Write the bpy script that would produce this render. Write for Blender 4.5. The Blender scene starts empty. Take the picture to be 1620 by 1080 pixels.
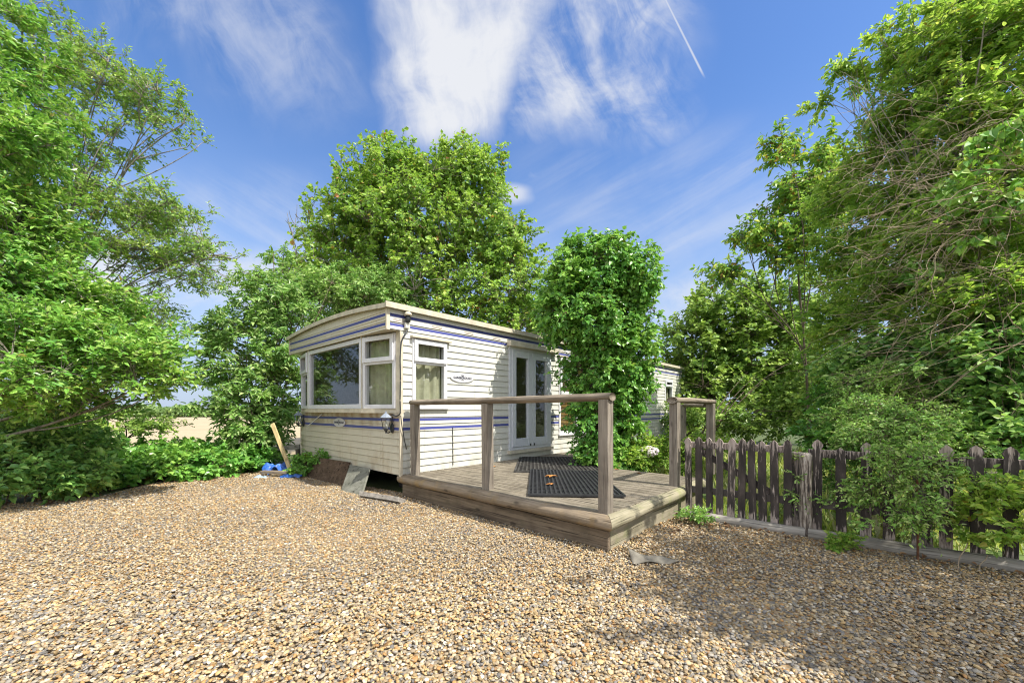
import bpy, math, random
import numpy as np
from mathutils import Vector
rng = np.random.default_rng(7)
random.seed(7)
PI = math.pi
S = bpy.context.scene
COL = S.collection

# ------------------------------------------------------------------ camera
CAMH = 1.2
cam = bpy.data.cameras.new("camera")
cam.sensor_width = 36
cam.lens = 622 / 1620 * 36
cam.shift_y = 107.5 / 1620
cam.clip_start = 0.05
cam.clip_end = 3000
camo = bpy.data.objects.new("camera", cam)
COL.objects.link(camo)
camo.location = (0, 0, CAMH)
camo.rotation_euler = (PI / 2, 0, 0)
S.camera = camo

# ------------------------------------------------------------------ view
S.view_settings.view_transform = 'Standard'
S.view_settings.look = 'None'
S.view_settings.exposure = 1.45
S.view_settings.gamma = 1
SKY_STRENGTH = 0.13
SUN_STRENGTH = 3.0
SUN_AZ = math.atan2(.815, -.58)          # clockwise from +Y
SUN_EL = math.radians(55)
S.cycles.use_denoising = True
S.cycles.filter_width = 1.1
S.cycles.max_bounces = 12
S.cycles.diffuse_bounces = 8
S.cycles.transparent_max_bounces = 12
S.cycles.caustics_reflective = False
S.cycles.caustics_refractive = False


# ------------------------------------------------------------------ node maths
class E:
    """tiny expression wrapper over node sockets"""
    def __init__(self, nt, s): self.nt, self.s = nt, s
    def _m(self, op, *a):
        n = self.nt.nodes.new('ShaderNodeMath'); n.operation = op
        for i, x in enumerate((self,) + a):
            if isinstance(x, E): self.nt.links.new(x.s, n.inputs[i])
            else: n.inputs[i].default_value = x
        return E(self.nt, n.outputs[0])
    def __add__(s, o): return s._m('ADD', o)
    __radd__ = __add__
    def __sub__(s, o): return s._m('SUBTRACT', o)
    def __rsub__(s, o): return (s * -1.0) + o
    def __mul__(s, o): return s._m('MULTIPLY', o)
    __rmul__ = __mul__
    def __truediv__(s, o): return s._m('DIVIDE', o)
    def abs(s): return s._m('ABSOLUTE')
    def pow(s, o): return s._m('POWER', o)
    def max(s, o): return s._m('MAXIMUM', o)
    def min(s, o): return s._m('MINIMUM', o)
    def lt(s, o): return s._m('LESS_THAN', o)
    def gt(s, o): return s._m('GREATER_THAN', o)
    def smooth(s, a, b, lo=0.0, hi=1.0):
        n = s.nt.nodes.new('ShaderNodeMapRange'); n.interpolation_type = 'SMOOTHSTEP'
        s.nt.links.new(s.s, n.inputs[0])
        for i, v in enumerate((a, b, lo, hi)): n.inputs[1 + i].default_value = v
        return E(s.nt, n.outputs[0])


def vec(nt, x, y, z):
    n = nt.nodes.new('ShaderNodeCombineXYZ')
    for i, v in enumerate((x, y, z)):
        if isinstance(v, E): nt.links.new(v.s, n.inputs[i])
        else: n.inputs[i].default_value = v
    return E(nt, n.outputs[0])


def sep(nt, v):
    n = nt.nodes.new('ShaderNodeSeparateXYZ'); nt.links.new(v.s, n.inputs[0])
    return [E(nt, o) for o in n.outputs]


def noise(nt, v, scale, detail=3, rough=.55, dist=0.0):
    n = nt.nodes.new('ShaderNodeTexNoise')
    nt.links.new(v.s, n.inputs['Vector'])
    n.inputs['Scale'].default_value = scale
    n.inputs['Detail'].default_value = detail
    n.inputs['Roughness'].default_value = rough
    n.inputs['Distortion'].default_value = dist
    return E(nt, n.outputs[0])


def mixc(nt, f, a, b):
    n = nt.nodes.new('ShaderNodeMix'); n.data_type = 'RGBA'
    for s, v in ((n.inputs[0], f), (n.inputs[6], a), (n.inputs[7], b)):
        if isinstance(v, E): nt.links.new(v.s, s)
        elif isinstance(v, (tuple, list)): s.default_value = (*v[:3], 1)
        else: s.default_value = v
    return E(nt, n.outputs[2])


def ramp(nt, f, stops, mode='LINEAR'):
    n = nt.nodes.new('ShaderNodeValToRGB'); nt.links.new(f.s, n.inputs[0])
    cr = n.color_ramp; cr.interpolation = mode
    while len(cr.elements) < len(stops): cr.elements.new(0.5)
    for e, (p, c) in zip(cr.elements, stops):
        e.position = p; e.color = (*c, 1)
    return E(nt, n.outputs[0])


# ------------------------------------------------------------------ sky
W = bpy.data.worlds.new("World"); S.world = W
W.use_nodes = True
nt = W.node_tree
nt.nodes.clear()
sky = nt.nodes.new('ShaderNodeTexSky')
sky.sky_type = 'NISHITA'; sky.sun_disc = False
sky.sun_elevation = SUN_EL; sky.sun_rotation = SUN_AZ
sky.altitude = 0; sky.air_density = 1.0; sky.dust_density = 0.6; sky.ozone_density = 2.5
tc = nt.nodes.new('ShaderNodeTexCoord')
dx, dy, dz = sep(nt, E(nt, tc.outputs['Generated']))
front = dy.smooth(0.0, 0.15)
dyc = dy.abs().max(0.06)
p = dx / dyc                  # a cirrus sheet seen in the northern half of the sky
q = dz / dyc
def PX(px): return (px - 810) / 622
def QY(py): return (647.5 - py) / 622
def band(x, c, w, soft):      # soft window of half width w round centre c
    d = (x - c).abs()
    if isinstance(w, E): return (1.0 - (d - w).smooth(0.0, soft))
    return d.smooth(w, w + soft, 1.0, 0.0)
wob = noise(nt, vec(nt, p, q, 0.3), 2.2, 4) - 0.5
pw = p + wob * 0.22
qw = q + (noise(nt, vec(nt, p, q, 4.3), 2.0, 3) - 0.5) * 0.22
# fibres: streaks that run downwards, leaning
fib = noise(nt, vec(nt, (pw + qw * 0.10) * 9.0, qw * 2.0, 1.0), 1.0, 7, .62, .2)
fib2 = noise(nt, vec(nt, (pw + qw * 0.55) * 6.0, (qw - pw * 0.3) * 1.3, 5.0), 1.0, 7, .64, .8)
puff = noise(nt, vec(nt, pw, qw, 2.0), 4.5, 8, .62, .3)
# main plume
cen = (q - QY(230)) * 0.14 + PX(712)
wid = ((q - QY(300)).max(0.0)) * 0.18 + 0.055
plume = (1.0 - ((pw - cen).abs() - wid * 0.8).smooth(0.0, 0.24)) * q.smooth(QY(300), QY(190))
fine_ = noise(nt, vec(nt, (pw + qw * 0.22) * 17.0, qw * 2.6, 9.0), 1.0, 6, .65, .15)
m1 = (plume * (fib * .6 + puff * 0.85 + fine_ * .35 - 0.08)).smooth(0.30, 1.0) * (plume * .35 + .65)
# shoulder reaching right from the plume
sh = band(q + wob * 0.2, QY(120) - (p - PX(880)) * 0.12, 0.03, 0.16) * band(p, PX(920), 0.16, 0.18)
m2 = sh * (fib2 * 0.6 + puff * 0.6).smooth(0.45, 0.82)
ur = band(p + wob * .3, PX(960), 0.10, 0.20) * q.smooth(QY(170), QY(30))
m2b = ur * (fib2 * 0.6 + puff * 0.7).smooth(0.48, 0.82) * 0.85
# wisps upper left
dl = (p - PX(430)) + (q - QY(90)) * 0.45
wl = band(dl + wob * .25, 0.0, 0.08, 0.22) * q.smooth(QY(250), QY(70))
m3 = wl * (fib2 * 0.55 + puff * 0.55).smooth(0.42, 0.82) * 0.55
wl2 = band(p + wob * .3, PX(260), 0.08, 0.30) * q.smooth(QY(120), QY(0))
m3b = wl2 * (fib * 0.5 + puff * 0.6).smooth(0.42, 0.85) * 0.55
# small fragment right of the tree top
fr = band(p + wob * .35, PX(880) + (QY(250) - q) * 0.3, 0.012, 0.05) * band(q, QY(255), 0.02, 0.06)
m4 = fr * fib2.smooth(0.45, 0.75) * 0.55
fr2 = band(p + wob * .3, PX(832), 0.02, 0.06) * band(q + wob * .1, QY(298), 0.006, 0.03)
m4b = fr2 * puff.smooth(0.35, 0.65) * 0.7
# long thin streaks low on both sides
lowr = noise(nt, vec(nt, (p * 1.2 + q * 0.5), (q * 1.0 - p * 0.55) * 9.0, 8.0), 1.0, 5, .6, .3)
mr = band(p, PX(1110), 0.22, 0.35) * band(q, QY(370), 0.14, 0.20)
m5 = mr * (lowr * .7 + puff * .3).smooth(0.36, 0.76) * 0.45
lowl = noise(nt, vec(nt, (p * 1.0 - q * 0.6), (q * 1.0 + p * 0.6) * 9.0, 3.0), 1.0, 5, .6, .3)
ml = band(p, PX(360), 0.14, 0.25) * band(q, QY(400), 0.10, 0.16)
m6 = ml * (lowl * .7 + puff * .3).smooth(0.38, 0.74) * 0.55
lowb = band(q + p * 0.12, QY(450) + PX(400) * .12, 0.03, 0.09) * (1.0 - (p - PX(520)).smooth(0.0, 0.3))
m7 = lowb * puff.smooth(0.30, 0.62) * 0.9
lowr2 = band(q + p * -0.10, QY(480) - PX(1080) * .10, 0.02, 0.08) * (p - PX(960)).smooth(0.0, 0.2)
m7 = m7.max(lowr2 * puff.smooth(0.32, 0.66) * 0.7)
# aeroplane trail
tp = (p - PX(1053)) - (QY(0) - q) * ((1112 - 1053) / 118.0)
trail = band(tp, 0.0, 0.0006, 0.0048) * band(q, QY(50), 0.09, 0.035) * (noise(nt, vec(nt, p, q, 0), 14, 3)).smooth(.2, .6, .55, .85)
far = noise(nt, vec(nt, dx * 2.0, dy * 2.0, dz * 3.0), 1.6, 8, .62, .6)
back = far.smooth(0.36, 0.60) * 0.95 * (1.0 - front)      # broken bright cloud behind the camera and overhead, added unseen to fill the shade
cl = m1.max(m2).max(m2b).max(m3).max(m3b).max(m4).max(m4b).max(m5).max(m6).max(m7).max(trail * 0.8)
cl = (cl * front).min(0.97)
SKYC = E(nt, sky.outputs[0])
hs = nt.nodes.new('ShaderNodeHueSaturation')
hs.inputs['Saturation'].default_value = 1.20
hs.inputs['Value'].default_value = 0.66
hs.inputs['Hue'].default_value = 0.507
nt.links.new(SKYC.s, hs.inputs['Color'])
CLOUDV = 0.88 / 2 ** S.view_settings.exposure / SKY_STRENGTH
HZ = 1 / 2 ** S.view_settings.exposure / SKY_STRENGTH
low = mixc(nt, dz.smooth(0.62, -0.02) * 0.92, E(nt, hs.outputs[0]), (.50 * HZ, .615 * HZ, .83 * HZ))      # pale air towards the horizon
skycol = mixc(nt, cl, low, (CLOUDV * .97, CLOUDV * .99, CLOUDV * 1.04))
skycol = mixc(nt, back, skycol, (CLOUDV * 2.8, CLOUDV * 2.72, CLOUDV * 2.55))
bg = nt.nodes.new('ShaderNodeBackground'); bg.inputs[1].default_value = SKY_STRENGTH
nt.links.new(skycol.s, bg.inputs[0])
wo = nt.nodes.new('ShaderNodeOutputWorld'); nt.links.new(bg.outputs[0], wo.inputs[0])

sl = bpy.data.lights.new("sun", 'SUN')
sl.energy = SUN_STRENGTH; sl.angle = math.radians(0.53); sl.color = (1, .95, .86)
so = bpy.data.objects.new("sun", sl); COL.objects.link(so)
sd = Vector((math.sin(SUN_AZ) * math.cos(SUN_EL), math.cos(SUN_AZ) * math.cos(SUN_EL), math.sin(SUN_EL)))
so.rotation_euler = (-sd).to_track_quat('-Z', 'Y').to_euler()
so.location = sd * 30


# ------------------------------------------------------------------ materials
def mat(name):
    m = bpy.data.materials.new(name); m.use_nodes = True
    n = m.node_tree; b = n.nodes['Principled BSDF']
    return m, n, b


def plain(name, col, rough=.6, spec=.4, metal=0.0, var=.18, vs=25):
    m, n, b = mat(name)
    t = n.nodes.new('ShaderNodeTexCoord')
    f = noise(n, E(n, t.outputs['Object']), vs, 5)
    c = mixc(n, f.smooth(.3, .75), tuple(x * (1 - var) for x in col), tuple(min(1, x * (1 + var * .6)) for x in col))
    n.links.new(c.s, b.inputs['Base Color'])
    b.inputs['Roughness'].default_value = rough
    b.inputs['Specular IOR Level'].default_value = spec
    b.inputs['Metallic'].default_value = metal
    return m


def bump(n, b, h, strength=.5, dist=.01):
    bn = n.nodes.new('ShaderNodeBump')
    bn.inputs['Strength'].default_value = strength; bn.inputs['Distance'].default_value = dist
    n.links.new(h.s, bn.inputs['Height']); n.links.new(bn.outputs[0], b.inputs['Normal'])


def wood(name, dark, mid, light, axis=0, gscale=26, stain=None, rough=.85):
    m, n, b = mat(name)
    t = n.nodes.new('ShaderNodeTexCoord')
    oi = n.nodes.new('ShaderNodeObjectInfo')
    x = list(sep(n, E(n, t.outputs['Object'])))
    r = E(n, oi.outputs['Random']) * 37.0
    st = [v * gscale for v in x]
    st[axis] = x[axis] * (gscale * 0.045)
    v = vec(n, st[0] + r, st[1] + r, st[2])
    g = noise(n, v, 1.0, 6, .65, .35)
    fine = noise(n, v, 4.0, 3, .6)
    blot = noise(n, vec(n, x[0] + r, x[1], x[2]), 3.5, 4)
    c = ramp(n, g * 0.7 + fine * 0.3, [(.30, dark), (.48, mid), (.70, light)])
    c = mixc(n, blot.smooth(.42, .75) * .5, c, tuple(d * .8 for d in dark))
    st2 = [v_ * gscale * 2.3 for v_ in x]; st2[axis] = x[axis] * gscale * .05
    crack = noise(n, vec(n, st2[0] + r, st2[1] - r, st2[2]), 1.0, 3, .5, .6).smooth(.60, .68)
    c = mixc(n, crack * .75, c, tuple(d * .35 for d in dark))
    kn = n.nodes.new('ShaderNodeTexVoronoi'); kn.inputs['Scale'].default_value = 1.0
    kv = [v_ * 7 for v_ in x]; kv[axis] = x[axis] * 3.0
    n.links.new(vec(n, kv[0] + r, kv[1], kv[2]).s, kn.inputs['Vector'])
    c = mixc(n, E(n, kn.outputs['Distance']).smooth(.17, .08) * .7, c, tuple(d * .5 for d in dark))
    if stain:
        c = mixc(n, noise(n, vec(n, x[0] + r, x[1], x[2]), 5.0, 5).smooth(.5, .72) * .6, c, stain)
    n.links.new(c.s, b.inputs['Base Color'])
    b.inputs['Roughness'].default_value = rough
    b.inputs['Specular IOR Level'].default_value = .2
    bump(n, b, g * .6 + fine * .4 - crack * .8, .7, .007)
    return m


def leafmat(name, cols, trans=.42, rough=.46, accent=None, acc_at=.97, spec=.55):
    """cols: list of leaf colours; each leaf carries its own random value 'tint'"""
    m, n, b = mat(name)
    a = n.nodes.new('ShaderNodeAttribute'); a.attribute_name = 'tint'
    f = E(n, a.outputs['Fac'])
    cols = [tuple(min(.62, v * g_) for v, g_ in zip(c_, (3.0, 2.5, 3.6))) for c_ in cols]      # fresh summer leaves
    k = len(cols)
    stops = [(i / max(1, k - 1) * .94, c) for i, c in enumerate(cols)]
    if accent: stops = [(p_ * acc_at / .94 * .98, c) for p_, c in stops] + [(acc_at, accent)]
    c = ramp(n, f, stops)
    t = n.nodes.new('ShaderNodeTexCoord')
    cl_ = noise(n, E(n, t.outputs['Object']), 1.3, 2)       # whole boughs differ a little
    hsv = n.nodes.new('ShaderNodeHueSaturation')
    n.links.new((cl_.smooth(.3, .7, .485, .512)).s, hsv.inputs['Hue'])
    n.links.new((cl_.smooth(.3, .7, 1.12, .88)).s, hsv.inputs['Value'])
    n.links.new(c.s, hsv.inputs['Color'])
    cc = E(n, hsv.outputs[0])
    n.links.new(cc.s, b.inputs['Base Color'])
    b.inputs['Roughness'].default_value = rough
    b.inputs['Specular IOR Level'].default_value = spec
    tr = n.nodes.new('ShaderNodeBsdfTranslucent')
    tcol = mixc(n, .35, cc, (.30, .42, .03))
    n.links.new(tcol.s, tr.inputs['Color'])
    mx = n.nodes.new('ShaderNodeMixShader'); mx.inputs[0].default_value = trans
    n.links.new(b.outputs[0], mx.inputs[1]); n.links.new(tr.outputs[0], mx.inputs[2])
    n.links.new(mx.outputs[0], n.nodes['Material Output'].inputs[0])
    return m


def glass(name, tint=(.75, .78, .76), base=.10):
    m, n, b = mat(name)
    n.nodes.remove(b)
    tr = n.nodes.new('ShaderNodeBsdfTransparent'); tr.inputs[0].default_value = (*tint, 1)
    gl = n.nodes.new('ShaderNodeBsdfGlossy'); gl.inputs['Roughness'].default_value = .015
    gl.inputs[0].default_value = (.95, .97, 1, 1)
    ge = n.nodes.new('ShaderNodeNewGeometry'); dt = n.nodes.new('ShaderNodeVectorMath'); dt.operation = 'DOT_PRODUCT'
    n.links.new(ge.outputs['Normal'], dt.inputs[0]); n.links.new(ge.outputs['Incoming'], dt.inputs[1])
    f = ((1.0 - E(n, dt.outputs['Value']).abs()).pow(5.0) * .9 + base).min(1.0)
    mx = n.nodes.new('ShaderNodeMixShader')
    n.links.new(f.s, mx.inputs[0]); n.links.new(tr.outputs[0], mx.inputs[1]); n.links.new(gl.outputs[0], mx.inputs[2])
    n.links.new(mx.outputs[0], n.nodes['Material Output'].inputs[0])
    return m


# ------------------------------------------------------------------ geometry helpers
class G:
    """collects points and faces; build() links them as ONE mesh object"""
    def __init__(s): s.v, s.f, s.n, s.t, s.tint = [], [], 0, [], []
    def add(s, verts, faces, tint=None):
        verts = np.asarray(verts, float).reshape(-1, 3)
        faces = np.asarray(faces, int)
        s.v.append(verts); s.f.append(faces + s.n); s.n += len(verts)
        if tint is not None: s.tint.append(np.asarray(tint, float))
        return s
    def box(s, lo, hi, m=None):
        (x0, y0, z0), (x1, y1, z1) = lo, hi
        v = [(x0, y0, z0), (x1, y0, z0), (x1, y1, z0), (x0, y1, z0), (x0, y0, z1), (x1, y0, z1), (x1, y1, z1), (x0, y1, z1)]
        if m: v = [m(*q_) for q_ in v]
        return s.add(v, [(0, 3, 2, 1), (4, 5, 6, 7), (0, 1, 5, 4), (1, 2, 6, 5), (2, 3, 7, 6), (3, 0, 4, 7)])
    def obox(s, c, ax, ay, az, hx, hy, hz):
        c, ax, ay, az = map(np.array, (c, ax, ay, az))
        return s.box((-hx, -hy, -hz), (hx, hy, hz), lambda a, b_, d: c + ax * a + ay * b_ + az * d)
    def quad(s, a, b_, c, d): return s.add([a, b_, c, d], [(0, 1, 2, 3)])
    def lathe(s, c, prof, k=16, m=None, ang=0.0):
        """prof: (radius, height) pairs"""
        a = np.arange(k) / k * 2 * PI + ang
        P = np.array([[(r * math.cos(t_), r * math.sin(t_), h) for t_ in a] for r, h in prof]) + np.array(c)
        P = P.reshape(-1, 3)
        if m: P = np.array([m(*q_) for q_ in P])
        f = []
        for i in range(len(prof) - 1):
            for j in range(k):
                f.append((i * k + j, i * k + (j + 1) % k, (i + 1) * k + (j + 1) % k, (i + 1) * k + j))
        return s.add(P, f)
    def tubes(s, P, R, k=5, cap=False):
        """P (B,M,3), R (B,M)"""
        P = np.asarray(P, float); R = np.asarray(R, float)
        if P.ndim == 2: P, R = P[None], R[None]
        B, M, _ = P.shape
        T = np.gradient(P, axis=1); T /= np.linalg.norm(T, axis=2, keepdims=True) + 1e-9
        ref = np.where(np.abs(T[..., 2:3]) > .9, np.array([1., 0, 0]), np.array([0, 0, 1.]))
        ref = np.repeat(ref[:, :1], M, 1)
        A = np.cross(T, ref); A /= np.linalg.norm(A, axis=2, keepdims=True) + 1e-9
        Bn = np.cross(T, A)
        t_ = np.arange(k) / k * 2 * PI
        V = P[:, :, None] + R[:, :, None, None] * (A[:, :, None] * np.cos(t_)[:, None] + Bn[:, :, None] * np.sin(t_)[:, None])
        idx = np.arange(B * M * k).reshape(B, M, k)
        f = np.stack([idx[:, :-1], np.roll(idx, -1, 2)[:, :-1], np.roll(idx, -1, 2)[:, 1:], idx[:, 1:]], -1).reshape(-1, 4)
        V = V.reshape(-1, 3)
        n0 = s.n
        s.add(V, f)
        if cap:
            for b_ in range(B):
                for e, rev in ((0, True), (M - 1, False)):
                    loop = idx[b_, e]
                    c_ = P[b_, e]
                    off = s.n
                    s.v.append(np.array([c_])); s.n += 1
                    tri = [(n0 + loop[j], n0 + loop[(j + 1) % k], off, off) for j in range(k)]
                    s.t.append(np.array([t3[:3] for t3 in tri]))
        return s
    def build(s, name, material, parent=None, smooth=False, bevel=0.0):
        me = bpy.data.meshes.new(name)
        V = np.concatenate(s.v)
        loops, starts, tot = [], [], 0
        for f in s.f + s.t:
            if not len(f): continue
            m_, k = f.shape
            loops.append(f.ravel()); starts.append(tot + np.arange(m_) * k); tot += m_ * k
        L = np.concatenate(loops); st = np.concatenate(starts)
        me.vertices.add(len(V)); me.vertices.foreach_set('co', V.astype(np.float32).ravel())
        me.loops.add(len(L)); me.loops.foreach_set('vertex_index', L.astype(np.int32))
        me.polygons.add(len(st)); me.polygons.foreach_set('loop_start', st.astype(np.int32))
        me.update(calc_edges=True)
        me.validate()
        if s.tint:
            at = me.attributes.new('tint', 'FLOAT', 'FACE')
            tt = np.concatenate(s.tint)
            if len(tt) == len(me.polygons): at.data.foreach_set('value', tt.astype(np.float32))
        me.polygons.foreach_set('use_smooth', np.full(len(me.polygons), smooth, bool))
        me.materials.append(material)
        o = bpy.data.objects.new(name, me); COL.objects.link(o)
        if parent: o.parent = parent
        if bevel:
            md = o.modifiers.new('bevel', 'BEVEL'); md.width = bevel; md.segments = 2; md.limit_method = 'ANGLE'
        return o


def tag(o, label=None, cat=None, group=None, kind=None):
    if label: o['label'] = label
    if cat: o['category'] = cat
    if group: o['group'] = group
    if kind: o['kind'] = kind
    return o


def thing(name, loc, label, cat, rz=0.0, group=None):
    o = bpy.data.objects.new(name, None); COL.objects.link(o)
    o.empty_display_size = .1
    o.location = loc; o.rotation_euler = (0, 0, rz)
    return tag(o, label, cat, group)


def copy_tree(o, parent=None):
    c = o.copy(); COL.objects.link(c); c.parent = parent
    for ch in o.children: copy_tree(ch, c)
    return c


def pt(px, py, Y):           # a measured point of the place: bearing, height angle, distance
    return np.array([(px - 810) / 622 * Y, Y, CAMH - (py - 647.5) / 622 * Y])


def pg(px, py, z=0.0):       # measured point at height z
    Y = (CAMH - z) * 622 / (py - 647.5)
    return np.array([(px - 810) / 622 * Y, Y, z])


def nrm(v): return v / (np.linalg.norm(v, axis=-1, keepdims=True) + 1e-9)


# ================================================================== ground
def terrain(y): return -np.maximum(0, np.asarray(y, float) - 14) * 0.0132


def sheet(name, xs, ys, dz, material):
    xs, ys = np.array(xs, float), np.array(ys, float)
    X, Y = np.meshgrid(xs, ys)
    Z = terrain(Y) + dz
    V = np.stack([X, Y, Z], -1).reshape(-1, 3)
    k = len(xs)
    f = [(j * k + i, j * k + i + 1, (j + 1) * k + i + 1, (j + 1) * k + i) for j in range(len(ys) - 1) for i in range(k - 1)]
    return tag(G().add(V, f).build(name, material), kind='structure')


m, n, b = mat('soil and rough grass')
t = n.nodes.new('ShaderNodeTexCoord'); gv = E(n, t.outputs['Object'])
c = ramp(n, noise(n, gv, 1.6, 6) * .6 + noise(n, gv, 30, 4) * .4, [(.35, (.04, .035, .02)), (.5, (.06, .085, .02)), (.68, (.11, .14, .035))])
n.links.new(c.s, b.inputs['Base Color']); b.inputs['Roughness'].default_value = .95
bump(n, b, noise(n, gv, 40, 4), .8, .03)
sheet('ground', [-900, -60, -9, 9, 60, 900], [-60, 14, 60, 200, 1500], 0.0, m)

m, n, b = mat('ripe cereal stubble')
t = n.nodes.new('ShaderNodeTexCoord'); gv = E(n, t.outputs['Object'])
gx, gy, gz = sep(n, gv)
c = ramp(n, noise(n, vec(n, gx * .25, gy * 1.2, gz), 1.0, 6) * .5 + noise(n, gv, 6, 4) * .5, [(.3, (.25, .195, .11)), (.5, (.35, .28, .17)), (.7, (.42, .35, .23))])
n.links.new(c.s, b.inputs['Base Color']); b.inputs['Roughness'].default_value = .95
sheet('field', [-300, -40, -1, 0], [10.5, 14, 60, 160], 0.004, m)

# lawn behind the picket fence
m, n, b = mat('lawn turf')
t = n.nodes.new('ShaderNodeTexCoord'); gv = E(n, t.outputs['Object'])
c = ramp(n, noise(n, gv, 3, 5), [(.35, (.06, .10, .02)), (.6, (.13, .19, .035)), (.75, (.20, .21, .06))])
n.links.new(c.s, b.inputs['Base Color']); b.inputs['Roughness'].default_value = .9
lw = G()
lw.quad((1.9, 4.55, .005), (4.6, 2.4, .005), (8.0, 9.6, .005), (3.2, 9.6, .005))
tag(lw.build('lawn', m), kind='structure')

# ---- gravel
PEB = [(.59, .44, .255), (.66, .53, .355), (.52, .36, .19), (.68, .58, .42), (.43, .345, .24), (.50, .30, .15), (.36, .33, .285),
       (.63, .48, .28), (.57, .43, .28), (.76, .69, .57), (.46, .38, .27), (.61, .43, .23), (.25, .24, .23), (.66, .53, .35)]
m, n, b = mat('gravel bed')
t = n.nodes.new('ShaderNodeTexCoord'); gv = E(n, t.outputs['Object'])
vo = n.nodes.new('ShaderNodeTexVoronoi'); vo.inputs['Scale'].default_value = 46
n.links.new(gv.s, vo.inputs['Vector'])
cr_, cg_, cb_ = [E(n, o) for o in (lambda s_: (n.links.new(vo.outputs['Color'], s_.inputs[0]), s_.outputs)[1])(n.nodes.new('ShaderNodeSeparateColor'))]
c = ramp(n, cr_, [(i / len(PEB), tuple(v * .5 for v in PEB[i])) for i in range(len(PEB))], 'CONSTANT')
n.links.new(c.s, b.inputs['Base Color']); b.inputs['Roughness'].default_value = .9
bump(n, b, E(n, vo.outputs['Distance']) * -1.0, .8, .01)
GPOLY = np.array([(-9, -5), (-7.4, 2.0), (-6.9, 4.0), (-6.3, 4.95), (-5.6, 5.4), (-5.75, 6.55), (-5.2, 7.25), (-4.5, 7.5), (-3.9, 7.35),
                  (-1.35, 5.42), (.85, 3.42), (1.95, 4.46), (2.05, 4.35), (4.0, 2.78), (6.6, .70), (8.5, -5)])
me = bpy.data.meshes.new('gravel_bed')
me.from_pydata([(x, y, .006) for x, y in GPOLY], [], [tuple(range(len(GPOLY)))])
me.materials.append(m)
o = bpy.data.objects.new('gravel_bed', me); COL.objects.link(o); tag(o, kind='structure')


def inpoly(P, poly):
    x, y = P[:, 0], P[:, 1]; r = np.zeros(len(P), bool); j = len(poly) - 1
    for i in range(len(poly)):
        xi, yi = poly[i]; xj, yj = poly[j]
        r ^= ((yi > y) != (yj > y)) & (x < (xj - xi) * (y - yi) / (yj - yi + 1e-12) + xi)
        j = i
    return r


# pebbles: every stone is real geometry, flattened and tumbled, in one mesh (nobody could count them)
def ico(sub):
    g_ = (1 + 5 ** .5) / 2
    v = nrm(np.array([(-1, g_, 0), (1, g_, 0), (-1, -g_, 0), (1, -g_, 0), (0, -1, g_), (0, 1, g_), (0, -1, -g_), (0, 1, -g_), (g_, 0, -1), (g_, 0, 1), (-g_, 0, -1), (-g_, 0, 1)], float))
    f = [(0, 11, 5), (0, 5, 1), (0, 1, 7), (0, 7, 10), (0, 10, 11), (1, 5, 9), (5, 11, 4), (11, 10, 2), (10, 7, 6), (7, 1, 8), (3, 9, 4), (3, 4, 2), (3, 2, 6), (3, 6, 8), (3, 8, 9), (4, 9, 5), (2, 4, 11), (6, 2, 10), (8, 6, 7), (9, 8, 1)]
    for _ in range(sub):
        v = list(v); mid = {}; nf = []
        def mp(a, b_):
            k = (min(a, b_), max(a, b_))
            if k not in mid: mid[k] = len(v); v.append(nrm((np.array(v[a]) + np.array(v[b_])) / 2))
            return mid[k]
        for a, b_, c_ in f:
            x, y, z = mp(a, b_), mp(b_, c_), mp(c_, a)
            nf += [(a, x, z), (b_, y, x), (c_, z, y), (x, y, z)]
        v, f = np.array(v), nf
    return np.array(v), np.array(f)


def rotmat(ax, an):
    ax = nrm(ax); c_, s_ = np.cos(an)[:, None, None], np.sin(an)[:, None, None]
    K = np.zeros((len(an), 3, 3))
    K[:, 0, 1], K[:, 0, 2], K[:, 1, 0], K[:, 1, 2], K[:, 2, 0], K[:, 2, 1] = -ax[:, 2], ax[:, 1], ax[:, 2], -ax[:, 0], -ax[:, 1], ax[:, 0]
    return np.eye(3) + s_ * K + (1 - c_) * (K @ K)


def lowfreq(x, y, k=1.0, ph=0.0):
    return (np.sin(x * 1.7 * k + ph) * np.cos(y * 2.1 * k - ph) + np.sin((x + y) * 3.1 * k + 1.3 + ph) * .6 + np.cos((x - 2 * y) * 1.3 * k + ph * 2) * .6) / 2.2


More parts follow.
